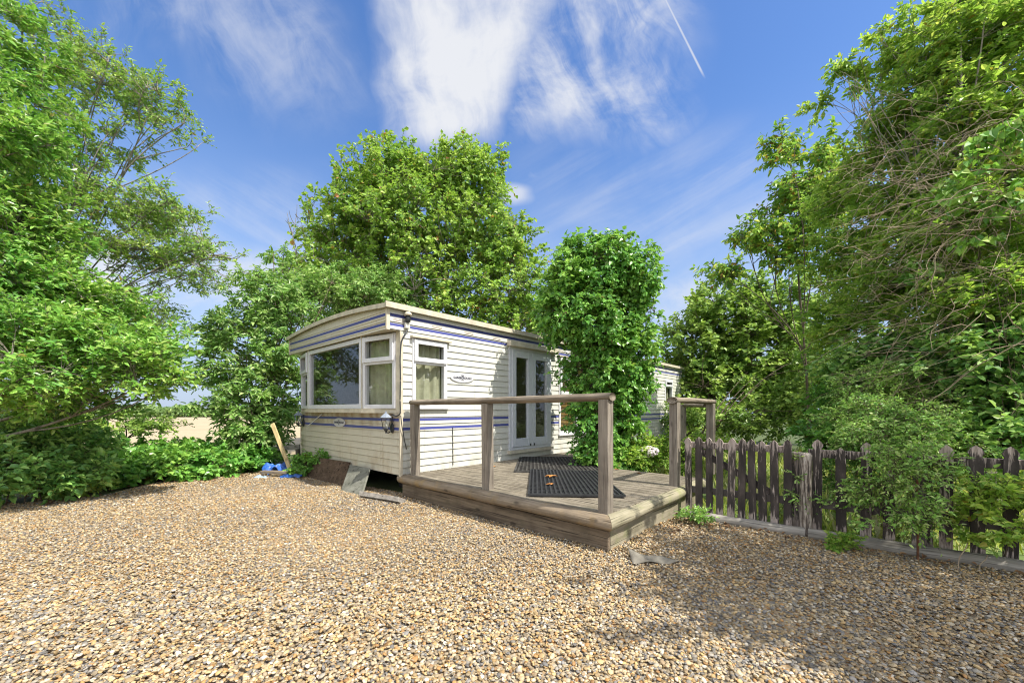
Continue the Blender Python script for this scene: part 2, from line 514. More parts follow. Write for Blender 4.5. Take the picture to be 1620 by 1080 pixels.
peb = G()
def pebbles(y0, y1, xk, dens, s0, s1, sub, zoff):
    area_x = xk
    nn = int((y1 - y0) * 2 * area_x * dens)
    P = np.stack([rng.uniform(-area_x, area_x, nn), rng.uniform(y0, y1, nn)], 1)
    P = P[inpoly(P, GPOLY)]
    keep = np.abs(P[:, 0]) < 1.55 * P[:, 1] + .8
    P = P[keep]
    k = len(P)
    size = rng.uniform(s0, s1, k) * (1 + .45 * (rng.random(k) < .06))
    v, f = ico(sub)
    sc = np.stack([size, size * rng.uniform(.62, .95, k), size * rng.uniform(.28, .55, k)], 1)
    a = rng.uniform(0, 2 * PI, k)
    R = rotmat(rng.normal(size=(k, 3)) * [1, 1, .2], rng.normal(0, .42, k)) @ rotmat(np.tile([0, 0, 1.], (k, 1)), a)
    lump = 1 + rng.normal(0, .10, (k, len(v)))
    V = (v[None] * lump[..., None]) * sc[:, None, :]
    V = np.einsum('kij,kvj->kvi', R, V)
    und = lowfreq(P[:, 0], P[:, 1], .8) * .012
    C = np.stack([P[:, 0], P[:, 1], .012 + und + rng.uniform(0, zoff, k)], 1)
    V = V + C[:, None]
    F = f[None] + (np.arange(k) * len(v))[:, None, None]
    patch = lowfreq(P[:, 0], P[:, 1], 1.1, 2.0) * .06
    tint = np.clip(rng.random(k), 0, .9999)
    gi = np.array([4, 6, 6, 10, 12])[rng.integers(0, 5, k)]          # greyer stones lie together where wheels turned
    gsel = rng.random(k) < np.clip(.10 + patch * 5, 0, .42)
    tint = np.where(gsel, (gi + rng.random(k) * .98) / len(PEB), tint)
    peb.add(V.reshape(-1, 3), F.reshape(-1, 3), np.repeat(tint, len(f)))
pebbles(1.0, 2.7, 4.4, 5100, .0056, .0132, 1, .012)
pebbles(2.7, 4.6, 7.2, 4700, .0058, .0134, 0, .013)
pebbles(4.6, 7.6, 7.6, 3000, .0078, .0155, 0, .012)
m, n, b = mat('river pebbles')
a = n.nodes.new('ShaderNodeAttribute'); a.attribute_name = 'tint'
f_ = E(n, a.outputs['Fac'])
c = ramp(n, f_, [(i / len(PEB), PEB[i]) for i in range(len(PEB))], 'CONSTANT')
t = n.nodes.new('ShaderNodeTexCoord'); gv = E(n, t.outputs['Object'])
f2 = f_ * 571.0
jit = f2 - f2._m('FLOOR')
hsv = n.nodes.new('ShaderNodeHueSaturation'); n.links.new(c.s, hsv.inputs['Color'])
n.links.new((jit * .56 + .30).s, hsv.inputs['Value'])
hsv.inputs['Saturation'].default_value = 1.16
c2 = mixc(n, noise(n, gv, 90, 3).smooth(.45, .75) * .35, E(n, hsv.outputs[0]), (.36, .28, .18))
n.links.new(c2.s, b.inputs['Base Color']); b.inputs['Roughness'].default_value = .62
b.inputs['Specular IOR Level'].default_value = .35
tag(peb.build('gravel', m, smooth=True), 'loose tan and grey pebbles spread in front of the caravan', 'gravel', kind='stuff')

# ================================================================== caravan
CX = (-1.506, 5.32, 0)
UANG = math.atan2(.7372, .6756)
CW, CL = 3.58, 10.6
car = thing('static_caravan', CX, 'cream static caravan with blue stripes and a bay window end', 'caravan', UANG)


def siding_mat(name, base, dirt, sill_stain=False):
    m, n, b = mat(name)
    t = n.nodes.new('ShaderNodeTexCoord'); gv = E(n, t.outputs['Object'])
    x, y, z = sep(n, gv)
    def st(zc, h): return (z - zc).abs().lt(h)
    blue = st(2.456, .019).max(st(2.331, .019)).max(st(1.059, .019)).max(st(.936, .019))
    pin = st(2.432, .0035).max(st(2.357, .0035)).max(st(1.032, .003)).max(st(.965, .003)).max(st(.910, .003))
    body = mixc(n, noise(n, vec(n, x * 1.5, y * 1.5, z * 6), 2.0, 5).smooth(.35, .7) * .5, base, tuple(v * .86 for v in base))
    streak = noise(n, vec(n, x * 22, y * 22, z * 1.1), 1.0, 4).smooth(.55, .8)
    body = mixc(n, streak * .45, body, dirt)
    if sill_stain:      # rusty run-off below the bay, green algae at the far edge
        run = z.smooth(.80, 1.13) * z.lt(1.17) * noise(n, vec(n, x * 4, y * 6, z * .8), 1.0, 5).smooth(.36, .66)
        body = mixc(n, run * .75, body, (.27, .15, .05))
        alg = y.smooth(CW - .30, CW - .02) * z.lt(1.17) * noise(n, vec(n, x * 9, y * 9, z * 3), 1.0, 5).smooth(.42, .6)
        body = mixc(n, alg * .7, body, (.16, .17, .06))
    low = z.smooth(.85, .3) * noise(n, vec(n, x * 5, y * 5, z * 3), 1.0, 4).smooth(.4, .75) * .5
    body = mixc(n, low, body, dirt)
    c = mixc(n, blue, body, (.055, .065, .235))
    c = mixc(n, pin * .55, c, (.20, .15, .12))
    along = (x + .12) / .62; along = along - along._m('FLOOR')
    dash = along.lt(.30) * (st(2.408, .0045).max(st(2.385, .0045)))
    c = mixc(n, dash, c, (.13, .07, .045))
    n.links.new(c.s, b.inputs['Base Color'])
    b.inputs['Roughness'].default_value = .42; b.inputs['Specular IOR Level'].default_value = .4
    bump(n, b, noise(n, vec(n, x * 3, y * 3, z * 60), 1.0, 3), .08, .004)
    return m
M_side = siding_mat('cream siding', (.55, .545, .49), (.30, .27, .19))
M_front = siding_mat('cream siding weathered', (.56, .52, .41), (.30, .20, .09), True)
M_trim = plain('cream trim', (.53, .48, .37), .5, var=.2, vs=8)
M_white = plain('white upvc', (.62, .62, .64), .35, .5, var=.06)
M_grey = plain('pale grey upvc', (.56, .58, .62), .35, .5, var=.06)
M_dark = plain('dark interior', (.05, .045, .04), .9, .1)
M_roof = plain('roof sheet', (.33, .31, .28), .7, var=.4, vs=4)
M_glass = glass('window glass')
M_cur = plain('olive cream curtain', (.52, .50, .36), .9, .1, var=.15, vs=12)
M_under = plain('chassis black', (.02, .02, .02), .9, .1)
M_black = plain('black metal', (.025, .027, .03), .45, .5)


def siding(g, m, a0, a1, z0, z1, holes, pitch=.098, zbase=.306):
    """lapped boards; each tilts out towards its lower edge. m(a, z, d) maps to the caravan"""
    k0 = int(math.floor((z0 - zbase) / pitch + 1e-6))
    zr = k0
    while zbase + zr * pitch < z1 - 1e-4:
        r0, r1 = zbase + zr * pitch, zbase + (zr + 1) * pitch
        cuts = sorted({max(r0, z0), min(r1, z1)} | {h[i] for h in holes for i in (2, 3) if max(r0, z0) < h[i] < min(r1, z1)})
        for c0, c1 in zip(cuts, cuts[1:]):
            zm = (c0 + c1) / 2
            segs = [(a0, a1)]
            for h in holes:
                if h[2] < zm < h[3]:
                    ns = []
                    for s0, s1 in segs:
                        if h[1] <= s0 or h[0] >= s1: ns.append((s0, s1)); continue
                        if h[0] > s0: ns.append((s0, h[0]))
                        if h[1] < s1: ns.append((h[1], s1))
                    segs = ns
            def d(z): return .002 + .013 * (1 - (z - r0) / pitch)
            gap = abs(c0 - r0) < 1e-6
            e0 = c0 + .0055 if gap else c0
            for s0, s1 in segs:
                g.quad(m(s0, e0, d(e0)), m(s1, e0, d(e0)), m(s1, c1, d(c1)), m(s0, c1, d(c1)))
                if gap:
                    g.quad(m(s0, c0, -.006), m(s1, c0, -.006), m(s1, e0, -.006), m(s0, e0, -.006))
                    g.quad(m(s0, e0, -.006), m(s1, e0, -.006), m(s1, e0, d(e0)), m(s0, e0, d(e0)))
        zr += 1


def side(a, z, d): return (a, -d, z)            # long wall by the deck
def endw(a, z, d): return (-d, a, z)            # end wall facing the gravel
W1 = (.17, .77, 1.24, 2.19)
DR = (2.13, 3.34, .48, 2.31)
W2 = (3.62, 4.95, .70, 2.27)
W3 = (9.15, 9.75, 1.35, 2.12)
W4 = (6.3, 7.5, 1.25, 2.2)
g = G(); siding(g, side, 0, CL, .306, 2.26, [W1, DR, W2, W3, W4]); siding(g, side, -.2, CL, 2.26, 2.545, [DR])
g.build('side_wall', M_side, car)
g = G(); siding(g, endw, 0, CW, .306, 1.165, [], .098, .306)
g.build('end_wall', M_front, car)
# arched visor over the bay
def arch(y): return 2.55 + .088 * (1 - ((y - CW / 2) / (CW / 2)) ** 2)
g = G()
ys = np.linspace(0, CW, 33)
zr = 2.26
rows = [2.26, 2.295, 2.372, 2.41, 2.50, 2.60, 2.72]
for r0, r1 in zip(rows, rows[1:]):
    for y0, y1 in zip(ys, ys[1:]):
        ztop0, ztop1 = min(r1, arch(y0)), min(r1, arch(y1))
        if ztop0 <= r0 and ztop1 <= r0: continue
        ztop0, ztop1 = max(ztop0, r0), max(ztop1, r0)
        d0, d1 = .211, .201
        g.quad((-d0, y0, r0), (-d0, y1, r0), (-d1, y1, ztop1), (-d1, y0, ztop0))
    g.quad((-.201, 0, r0), (-.201, CW, r0), (-.211, CW, r0), (-.211, 0, r0))
g.quad((-.205, 0, 2.262), (.02, 0, 2.262), (.02, CW, 2.262), (-.205, CW, 2.262))
g.quad((-.205, CW, 2.262), (.0, CW, 2.262), (0, CW, 2.545), (-.205, CW, 2.545))
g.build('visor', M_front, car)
for lo_, hi_ in (((-.222, -.02, 2.25), (-.17, .012, 2.55)), ((-.222, CW - .012, 2.25), (-.17, CW + .02, 2.55)), ((-.018, -.019, .29), (.024, .02, 2.256)), ((-.016, CW - .02, .29), (.03, CW + .015, 1.16))):
    G().box(lo_, hi_).build('corner_trim', M_trim, car, bevel=.004)
# roof
g = G()
ys = np.linspace(-.05, CW + .05, 25)
def rz(y): return arch(min(max(y, 0), CW))
for y0, y1 in zip(ys, ys[1:]):
    for zz in (0.005, .045):
        g.quad((-.245, y0, rz(y0) + zz), (CL + .04, y0, rz(y0) + zz), (CL + .04, y1, rz(y1) + zz), (-.245, y1, rz(y1) + zz))
    for xx in (-.245, CL + .04):
        g.quad((xx, y0, rz(y0) + .005), (xx, y1, rz(y1) + .005), (xx, y1, rz(y1) + .045), (xx, y0, rz(y0) + .045))
roof = g.build('roof', M_roof, car)
g = G()
for y0, y1 in zip(ys, ys[1:]):
    g.box((-.262, 0, 0), (-.2455, 1, 1), lambda x, a_, z, y0=y0, y1=y1: (x, y0 + (y1 - y0) * a_, (rz(y0) if a_ < .5 else rz(y1)) - .022 + z * .06))
g.box((-.262, -.078, 2.532), (CL + .05, -.051, 2.605))
g.build('roof_edging', M_trim, roof)
g = G().lathe((2.75, .75, 2.66), [(.0, 0), (.075, 0), (.075, .10), (.13, .10), (.13, .125), (.06, .16), (0, .165)], 18)
g.build('roof_vent', plain('vent plastic', (.40, .38, .34), .6), roof, smooth=False)
# shell behind the cladding
g = G()
g.quad((.06, .06, .33), (CL, .06, .33), (CL, CW, .33), (.06, CW, .33))
g.box((0.02, CW - .03, .306), (CL, CW, 2.55)); g.box((CL - .03, .002, .306), (CL, CW - .04, 2.55))
g.box((4.0, .08, .34), (4.04, CW - .05, 2.52)); g.box((.02, .008, .30), (CL - .04, CW - .04, .328))
g.build('shell', plain('inner lining', (.38, .33, .25), .8, .2), car)
g = G().box((.25, .35, .06), (CL - .3, .45, .30)).box((.25, CW - .45, .06), (CL - .3, CW - .35, .30))
for xx in (1.2, 4.5, 7.8): g.box((xx, .3, .0), (xx + .3, .52, .061)).box((xx, CW - .5, .0), (xx + .3, CW - .3, .061))
g.box((.9, .12, .01), (.95, CW - .1, .30)).box((.9, .10, .01), (CL - .2, .14, .30))
g.build('chassis', M_under, car)


def window(m, a0, a1, z0, z1, split=None, cur=None, frame=M_white, bar=.055, mull=None, name='window', proud=.028):
    """frame, opening top light, panes and curtains; m(a, z, d)"""
    mm = lambda a, d, z: m(a, z, d)
    g = G(); B = g.box
    B((a0, -.05, z0), (a0 + bar, proud, z1), mm); B((a1 - bar, -.05, z0), (a1, proud, z1), mm)
    B((a0 + bar, -.05, z0), (a1 - bar, proud - .002, z0 + bar), mm); B((a0 + bar, -.05, z1 - bar), (a1 - bar, proud - .002, z1), mm)
    if split: B((a0 + bar, -.05, split - .022), (a1 - bar, proud - .003, split + .022), mm)
    if mull: B((mull - .03, -.05, z0 + bar), (mull + .03, proud - .004, z1 - bar), mm)
    wi = g.build(name, frame, car, bevel=.004)
    zt = split if split else z1 - bar
    gl = G().quad(m(a0 + bar, z0 + bar, -.01), m(a1 - bar, z0 + bar, -.01), m(a1 - bar, zt, -.01), m(a0 + bar, zt, -.01))
    gl.build('pane', M_glass, wi)
    if split:
        s = G()
        f0, f1, g0, g1, w_ = a0 + bar * .35, a1 - bar * .35, split + .010, z1 - bar * .3, .06
        for lo, hi in (((f0, .03, g0), (f0 + w_, .052, g1)), ((f1 - w_, .03, g0), (f1, .052, g1)), ((f0 + w_, .03, g0), (f1 - w_, .05, g0 + w_)), ((f0 + w_, .03, g1 - w_), (f1 - w_, .05, g1))):
            s.box(lo, hi, mm)
        s.build('sash', frame, wi, bevel=.004)
        G().quad(m(a0 + bar, split, -.008), m(a1 - bar, split, -.008), m(a1 - bar, z1 - bar, -.008), m(a0 + bar, z1 - bar, -.008)).build('pane', M_glass, wi)
    for c0, c1, seed in (cur or []):
        na = 70; aa = np.linspace(c0, c1, na)
        r = np.random.default_rng(seed); ph = r.uniform(0, 6, 4)
        zz = np.linspace(z0 + .02, z1 - .03, 8)
        A, Z = np.meshgrid(aa, zz)
        fold = np.sin(A * 62 + ph[0]) * .018 + np.sin(A * 27 + ph[1] + Z * .6) * .02 + np.sin(A * 110 + ph[2]) * .006
        D = -.10 + fold * (.75 + .3 * (z1 - Z))
        V = np.array([m(a_, z_, d_) for a_, z_, d_ in zip(A.ravel(), Z.ravel(), D.ravel())])
        f = [(j * na + i, j * na + i + 1, (j + 1) * na + i + 1, (j + 1) * na + i) for j in range(7) for i in range(na - 1)]
        G().add(V, f).build('curtain', M_cur, wi, smooth=True)
    return wi


w = window(side, *W1, split=1.86, cur=[(.17, .77, 3)])
G().box((W1[0] - .03, -.075, 2.192), (W1[1] + .05, -.004, 2.222)).build('drip_cap', M_trim, w, bevel=.004)
G().box((W1[0] - .02, -.06, 1.205), (W1[1] + .02, -.002, 1.238)).build('sill', M_white, w, bevel=.004)
w = window(side, *W2, split=1.50, mull=4.28)
gb = G()
for zz in np.arange(.79, 2.2, .028):
    gb.box((0, 0, 0), (1, 1, 1), lambda a, b_, c_: (3.69 + a * .56, .05 + .022 * b_, zz + .012 * b_ + .0025 * c_))
    gb.box((0, 0, 0), (1, 1, 1), lambda a, b_, c_: (4.33 + a * .56, .05 + .022 * b_, zz + .012 * b_ + .0025 * c_))
gb.build('blind', plain('golden wood blind', (.50, .30, .10), .5), w)
G().box((3.58, -.06, 2.272), (4.99, -.004, 2.30)).build('drip_cap', M_trim, w, bevel=.004)
G().box((3.6, -.05, .665), (4.97, -.002, .698)).build('sill', M_white, w, bevel=.004)
window(side, *W3, split=1.9, cur=[(9.15, 9.75, 5)])
window(side, *W4, split=1.9, cur=[(6.3, 7.5, 9)])
# bay: one big light between two canted ones
BAY = .14
def bayc(a, z, d): return (-BAY - d, a, z)
window(bayc, .79, 2.79, 1.215, 2.245, bar=.065)
cl_ = math.hypot(.79 - .02, BAY); ca, sa = (.79 - .02) / cl_, BAY / cl_
def bayr(a, z, d): return (-sa * a - ca * d, .02 + ca * a - sa * d, z)
def bayl(a, z, d): return (-sa * a - ca * d, CW - .02 - ca * a + sa * d, z)
window(bayr, .07, cl_ - .03, 1.215, 2.245, split=1.86, cur=[(.05, cl_ - .02, 12)])
window(bayl, .07, cl_ - .03, 1.215, 2.245, split=1.86, cur=[(.05, cl_ - .02, 15)])
bay = G()
for mm_ in (bayr, bayl):
    bay.box((-.02, -.06, 1.16), (.068, .012, 2.258), lambda a, d, z, mm_=mm_: mm_(a, z, d))
for yy in (.775, 2.77): bay.box((-.165, yy, 1.2), (-.09, yy + .04, 2.257))
lo = [(.03, .0, 0), (-BAY - .03, .775, 0), (-BAY - .03, CW - .775, 0), (.03, CW, 0)]
for zz0, zz1, ex in ((1.150, 1.212, .0),):
    pts = [(.03, -.012), (-BAY - .045, .765), (-BAY - .045, CW - .765), (.03, CW + .012), (.05, CW + .01), (.05, -.01)]
    n0 = len(pts)
    V = [(x, y, zz0) for x, y in pts] + [(x, y, zz1) for x, y in pts]
    bay.add(V, [(i, (i + 1) % n0, (i + 1) % n0 + n0, i + n0) for i in range(n0)])
    bay.add(V, [(0, 1, 4, 5), (1, 2, 3, 4), (6, 7, 10, 11), (7, 8, 9, 10)])
bay.build('bay_frame', M_trim, car)

# French doors
dd = car
mm = lambda a, d, z: side(a, z, d)
g = G(); B = g.box; f0, f1, z0, z1 = DR
B((f0, -.06, z0), (f0 + .06, .03, z1), mm); B((f1 - .06, -.06, z0), (f1, .03, z1), mm); B((f0 + .06, -.06, z1 - .06), (f1 - .06, .028, z1), mm); B((f0 + .06, -.06, z0), (f1 - .06, .028, z0 + .05), mm)
fr_ = g.build('door_frame', M_grey, dd, bevel=.004)
G().box((f0 - .05, -.115, 2.305), (f1 + .16, -.003, 2.335)).box((f0 - .04, -.10, 2.335), (f1 + .15, -.003, 2.40)).build('door_hood', M_trim, dd, bevel=.006)
midd = (f0 + f1) / 2
for l0, l1, hx in ((f0 + .062, midd - .004, midd - .055), (midd + .004, f1 - .062, midd + .055)):
    s = G(); st_ = .105
    za, zb = z0 + .052, z1 - .062
    s.box((l0, -.02, za), (l0 + st_, .045, zb), mm); s.box((l1 - st_, -.02, za), (l1, .045, zb), mm)
    s.box((l0 + st_, -.02, za), (l1 - st_, .043, za + .15), mm); s.box((l0 + st_, -.02, zb - .12), (l1 - st_, .043, zb), mm)
    for e in (l0 + st_, l1 - st_ - .012): s.box((e, -.01, za + .15), (e + .012, .035, zb - .12), mm)
    lf = s.build('door_leaf', M_grey, dd, bevel=.005)
    G().quad(side(l0 + st_, za + .15, .01), side(l1 - st_, za + .15, .01), side(l1 - st_, zb - .12, .01), side(l0 + st_, zb - .12, .01)).build('pane', M_glass, lf)
    h = G().box((hx - .014, .045, 1.30), (hx + .014, .056, 1.50), mm).box((hx - .012, .056, 1.41), (hx + .012, .09, 1.43), mm).box((hx - .012, .075, 1.408), (hx + .10 * (1 if hx < midd else -1) * -1, .092, 1.432), mm)
    h.build('handle', M_white, lf)
    G().box((hx - .012, .045, .535), (hx + .012, .06, .575), mm).build('bolt', M_black, lf)
g = G().box((f0 - .03, -.07, .425), (f1 + .03, -.004, .478)); g.build('threshold', M_trim, dd)

# ================================================================== timber deck
DZ = .32
E0 = (.80, 3.275, 0)
dk = thing('timber_deck', E0, 'weathered timber deck with log edges and handrails by the caravan', 'deck', UANG)
WD, WM, WL = (.09, .072, .054), (.20, .165, .125), (.33, .28, .22)
WOODX = wood('weathered wood x', WD, WM, WL, 0, 30)
WOODY = wood('weathered wood y', WD, WM, WL, 1, 30)
WOODZ = wood('weathered wood z', (.11, .09, .072), (.215, .185, .15), (.32, .285, .235), 2, 34)
BOARD = wood('deck boards', (.12, .10, .075), (.25, .215, .16), (.37, .33, .265), 1, 30, (.16, .145, .105))
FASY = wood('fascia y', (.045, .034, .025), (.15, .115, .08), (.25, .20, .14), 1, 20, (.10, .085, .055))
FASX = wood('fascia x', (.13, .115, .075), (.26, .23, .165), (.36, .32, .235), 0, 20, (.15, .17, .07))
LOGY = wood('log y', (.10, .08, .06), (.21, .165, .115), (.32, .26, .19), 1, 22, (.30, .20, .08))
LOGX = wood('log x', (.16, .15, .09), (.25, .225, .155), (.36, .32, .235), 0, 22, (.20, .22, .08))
DL, DW = 2.45, 3.06
g = G()
x = .02; i = 0
while x < 5.0:
    w_ = .118
    y0 = .0 if x + w_ < DL else 1.95
    if x < DL and x + w_ > DL: x = DL; continue
    g.box((x, y0 + random.uniform(0, .01), DZ - .028), (x + w_, DW - (.01 if x < 4 else .3), DZ - random.uniform(0, .004)))
    for k in range(6):          # machined ridges of each tread
        g.box((x + .006 + k * .0185, y0 + .004, DZ - .005), (x + .006 + k * .0185 + .0125, DW - (.014 if x < 4 else .304), DZ + .0035))
    x += w_ + .007
g.build('deck_boards', BOARD, dk)
for nm, lo, hi, mt_ in (('fascia', (-.0, .0, .0), (.04, DW + .06, .185), FASY), ('fascia', (.045, -.0, .0), (DL, .04, .19), FASX)):
    G().box(lo, hi).build(nm, mt_, dk, bevel=.006)
G().box((.06, .06, .20), (.12, DW, .285)).box((.12, .06, .2), (DL, .11, .285)).box((DL - .06, .1, .02), (DL, 1.9, .285)).box((DL, 1.92, .02), (5, 1.97, .285)).build('joist', WOODY, dk)
def log(p0, p1, r, name, mt_, par, flat=.8, seed=1, mit=(0, 0), k=18):
    r_ = np.random.default_rng(seed)
    p0, p1 = np.array(p0, float), np.array(p1, float); M = 26
    t_ = np.linspace(0, 1, M)[:, None]
    P = p0 + (p1 - p0) * t_
    d = nrm(p1 - p0); s_ = np.array([-d[1], d[0], 0]); u_ = np.array([0, 0, 1.])
    a_ = np.arange(k) / k * 2 * PI
    V = []
    for i in range(M):
        rr = r * (1 + .05 * np.sin(i * .6 + a_ * 2 + seed) + r_.normal(0, .012, k))
        for j in range(k):
            so_ = math.cos(a_[j]) * rr[j]; uo = math.sin(a_[j]) * rr[j] * flat
            sh_ = mit[0] * so_ if i == 0 else mit[1] * so_ if i == M - 1 else 0
            V.append(P[i] + s_ * so_ + u_ * uo + d * sh_)
    f = [(i * k + j, i * k + (j + 1) % k, (i + 1) * k + (j + 1) % k, (i + 1) * k + j) for i in range(M - 1) for j in range(k)]
    g = G().add(V, f)
    for e in (0, M - 1):
        c_ = np.mean(V[e * k:(e + 1) * k], 0); g.add([c_] + V[e * k:(e + 1) * k], [(0, 1 + j, 1 + (j + 1) % k) for j in range(k)])
    return g.build(name, mt_, par, smooth=True)
log((-.0, .0, DZ - .062), (.0, DW + .08, DZ - .062), .078, 'edge_log', LOGY, dk, .8, 3, mit=(-1, 0))
log((.0, -.0, DZ - .062), (DL + .02, .0, DZ - .062), .078, 'edge_log', LOGX, dk, .8, 5, mit=(1, 0))
def post(x, y, h, tiltx=0, tilty=0, s_=.048):
    z0 = DZ - .03
    g = G().box((-s_, -s_, z0), (s_, s_, h), lambda a, b_, z: (x + a + tiltx * (z - z0), y + b_ + tilty * (z - z0), z))
    return g.build('post', WOODZ, dk, bevel=.006)
PH = 1.285
post(.06, .055, PH, .0, .0)
post(.06, 1.50, PH - .02, 0, .012)
post(.06, 2.90, PH - .02, 0, .012)
post(1.66, .058, PH)
post(3.02, .055, PH - .005)
post(3.56, .63, PH - .005)
def rail(pts, r, mt_, ax):
    P = np.array(pts, float)
    t_ = np.linspace(0, 1, 22); L_ = len(P)
    Q = np.stack([np.interp(t_, np.linspace(0, 1, L_), P[:, i]) for i in range(3)], 1)
    rr = np.random.default_rng(int(abs(P[0, 0]) * 100) + 3)
    R = np.full(22, r) * (1 + rr.normal(0, .03, 22))
    V0 = G().tubes(Q, R, 12, cap=True)
    V0.v = [np.stack([v[:, 0], v[:, 1], (v[:, 2] - PH - .02) * .62 + PH + .02], 1) for v in V0.v]
    return V0.build('handrail', mt_, dk, smooth=True)
rail([(.06, -.01, PH + .022), (.055, 1.5, PH + .006), (.06, 2.97, PH - .0)], .058, WOODY, 1)
rail([(1.58, .06, PH + .022), (2.3, .06, PH + .03), (3.1, .058, PH + .024)], .058, WOODX, 0)
rail([(3.02, .11, PH - .06), (3.3, .36, PH - .05), (3.54, .58, PH - .04)], .045, WOODX, 0)

# ================================================================== fence
F0 = np.array([1.92, 4.352]); FD = nrm(np.array([1.825, -1.476])); FN = np.array([-FD[1], FD[0]]) * 1.0
if FN[1] < 0: FN = -FN
FANG = math.atan2(FD[1], FD[0])
def fence_t(px, off=.10):
    k = (px - 810) / 622; o_ = F0 + FN * off
    return (k * o_[1] - o_[0]) / (FD[0] - k * FD[1])
def fence_pt(t_, off=.10, z=0):
    o_ = F0 + FN * off + FD * t_
    return np.array([o_[0], o_[1], z])
m, n, b = mat('peeling black paint')
t = n.nodes.new('ShaderNodeTexCoord'); oi = n.nodes.new('ShaderNodeObjectInfo')
ox, oy, oz = sep(n, E(n, t.outputs['Object'])); rr = E(n, oi.outputs['Random'])
gv = vec(n, ox * 60 + rr * 90.0, oy * 60, oz * 5)
peel = noise(n, gv, 1.0, 6, .7, .4)
topw = oz.smooth(.62, .93) * .22 + oz.smooth(.16, .0) * .2
pk = (peel + topw + (rr - .5) * .16).smooth(.57, .66)
bare = ramp(n, noise(n, gv, 2.0, 4), [(.3, (.20, .16, .13)), (.6, (.42, .35, .31)), (.75, (.50, .40, .36))])
paint = ramp(n, noise(n, vec(n, ox * 10 + rr * 31.0, oy * 10, oz * 3), 1.0, 4) , [(.35, (.026, .022, .020)), (.55, (.055, .045, .040)), (.75, (.12, .095, .085))])
paint = mixc(n, (rr * 7.3 - (rr * 7.3)._m('FLOOR')).smooth(.5, 1.0) * .6, paint, (.13, .115, .105))
c = mixc(n, pk, paint, bare); n.links.new(c.s, b.inputs['Base Color']); b.inputs['Roughness'].default_value = .7
b.inputs['Specular IOR Level'].default_value = .2
bump(n, b, pk * -.5 + peel * .5, .5, .004)
M_paint = m


def picket_mesh(w_=.069, h=.86, th=.022):
    a = w_ / 2
    out = [(-a, 0), (a, 0), (a * .97, h - .105), (a * .80, h - .088), (a * 1.12, h - .058), (a * .74, h - .025), (0, h), (-a * .74, h - .025), (-a * 1.12, h - .058), (-a * .80, h - .088), (-a * .97, h - .105)]
    k = len(out)
    g = G()
    V = [(x, -th / 2, z) for x, z in out] + [(x, th / 2, z) for x, z in out]
    g.add(V, [(i, (i + 1) % k, (i + 1) % k + k, i + k) for i in range(k)])
    for off in (0, k):
        g.add([V[off + i] for i in range(k)], [(0, 1, 2, 10)])
        g.add([V[off + i] for i in (10, 2, 3, 9)], [(0, 1, 2, 3)]); g.add([V[off + i] for i in (9, 3, 4, 8)], [(0, 1, 2, 3)])
        g.add([V[off + i] for i in (8, 4, 5, 7)], [(0, 1, 2, 3)]); g.add([V[off + i] for i in (7, 5, 6)], [(0, 1, 2)])
    return g
proto = [None]
def picket(par, t_, z0, h, lean=0, name='picket'):
    if proto[0] is None: o_ = proto[0] = picket_mesh().build(name, M_paint, par, bevel=.003)
    else: o_ = proto[0].copy(); COL.objects.link(o_); o_.parent = par
    o_.location = (t_, random.uniform(-.004, .004), z0); o_.rotation_euler = (random.uniform(-.012, .012), lean, random.uniform(-.03, .03))
    o_.scale = (random.uniform(.92, 1.06), 1, h / .86)
    return o_
g0 = fence_pt(0)
gate = thing('picket_gate', g0, 'peeling black picket gate of ten palings beside the deck', 'gate', FANG)
for px in (1090, 1106, 1122.5, 1138.6, 1156, 1173, 1191, 1207, 1226, 1246):
    picket(gate, fence_t(px), .055 + random.uniform(-.008, .008), .845 + random.uniform(-.01, .012), random.uniform(-.02, .02))
t0, t1 = fence_t(1083), fence_t(1252)
for zz in (.27, .77): G().box((t0 + .02, .018, zz), (t1, .055, zz + .07)).build('gate_rail', M_paint, gate, bevel=.004)
def brz(a, b_, c_): return (t0 + .12 + (t1 - t0 - .22) * a, .02 + b_ * .03, .76 - .44 * a + (c_ - .5) * .075)
G().box((0, 0, 0), (1, 1, 1), brz).build('gate_brace', M_paint, gate)
fe = thing('picket_fence', g0, 'peeling black picket fence overgrown with shrubs right of the gate', 'fence', FANG)
for px, h in ((1292, .87), (1331, .80), (1369.6, .86), (1406, .66), (1452.6, .72), (1496, .865), (1547, .87), (1599, .87), (1660, .86), (1740, .87), (1840, .86)):
    o = picket(fe, fence_t(px), .05, h, random.uniform(-.012, .012)); o.scale.x = 1.12
t0, t1 = fence_t(1278), fence_t(1960)
for zz in (.27, .745): G().box((t0, .02, zz), (t1, .06, zz + .075)).build('fence_rail', M_paint, fe, bevel=.004)
for px, h in ((1259.5, .78), (1466, .80), (1720, .8)):
    tt = fence_t(px)
    G().box((tt - .045, .062, 0), (tt + .045, .15, h)).build('fence_post', M_paint, fe, bevel=.006)
gpb = fence_pt(fence_t(1274.7, .055), .055)
gp = G()
pr = [(.0, -.04), (.035, -.02), (.05, .03), (.055, .2), (.052, .62), (.056, .77), (.046, .79), (.0, .795)]
gp.lathe((0, 0, 0), [(r * .92, h) for r, h in pr], 14)
m, n, b = mat('stripped gate post')
t = n.nodes.new('ShaderNodeTexCoord'); ox, oy, oz = sep(n, E(n, t.outputs['Object']))
nz = noise(n, vec(n, ox * 55, oy * 55, oz * 5), 1.0, 6, .7, .5)
c = ramp(n, nz, [(.36, (.02, .017, .016)), (.47, (.13, .10, .08)), (.56, (.38, .33, .28)), (.7, (.50, .45, .40))])
n.links.new(c.s, b.inputs['Base Color']); b.inputs['Roughness'].default_value = .85; bump(n, b, nz, .8, .008)
o = gp.build('gate_post', m, smooth=True); o.location = gpb
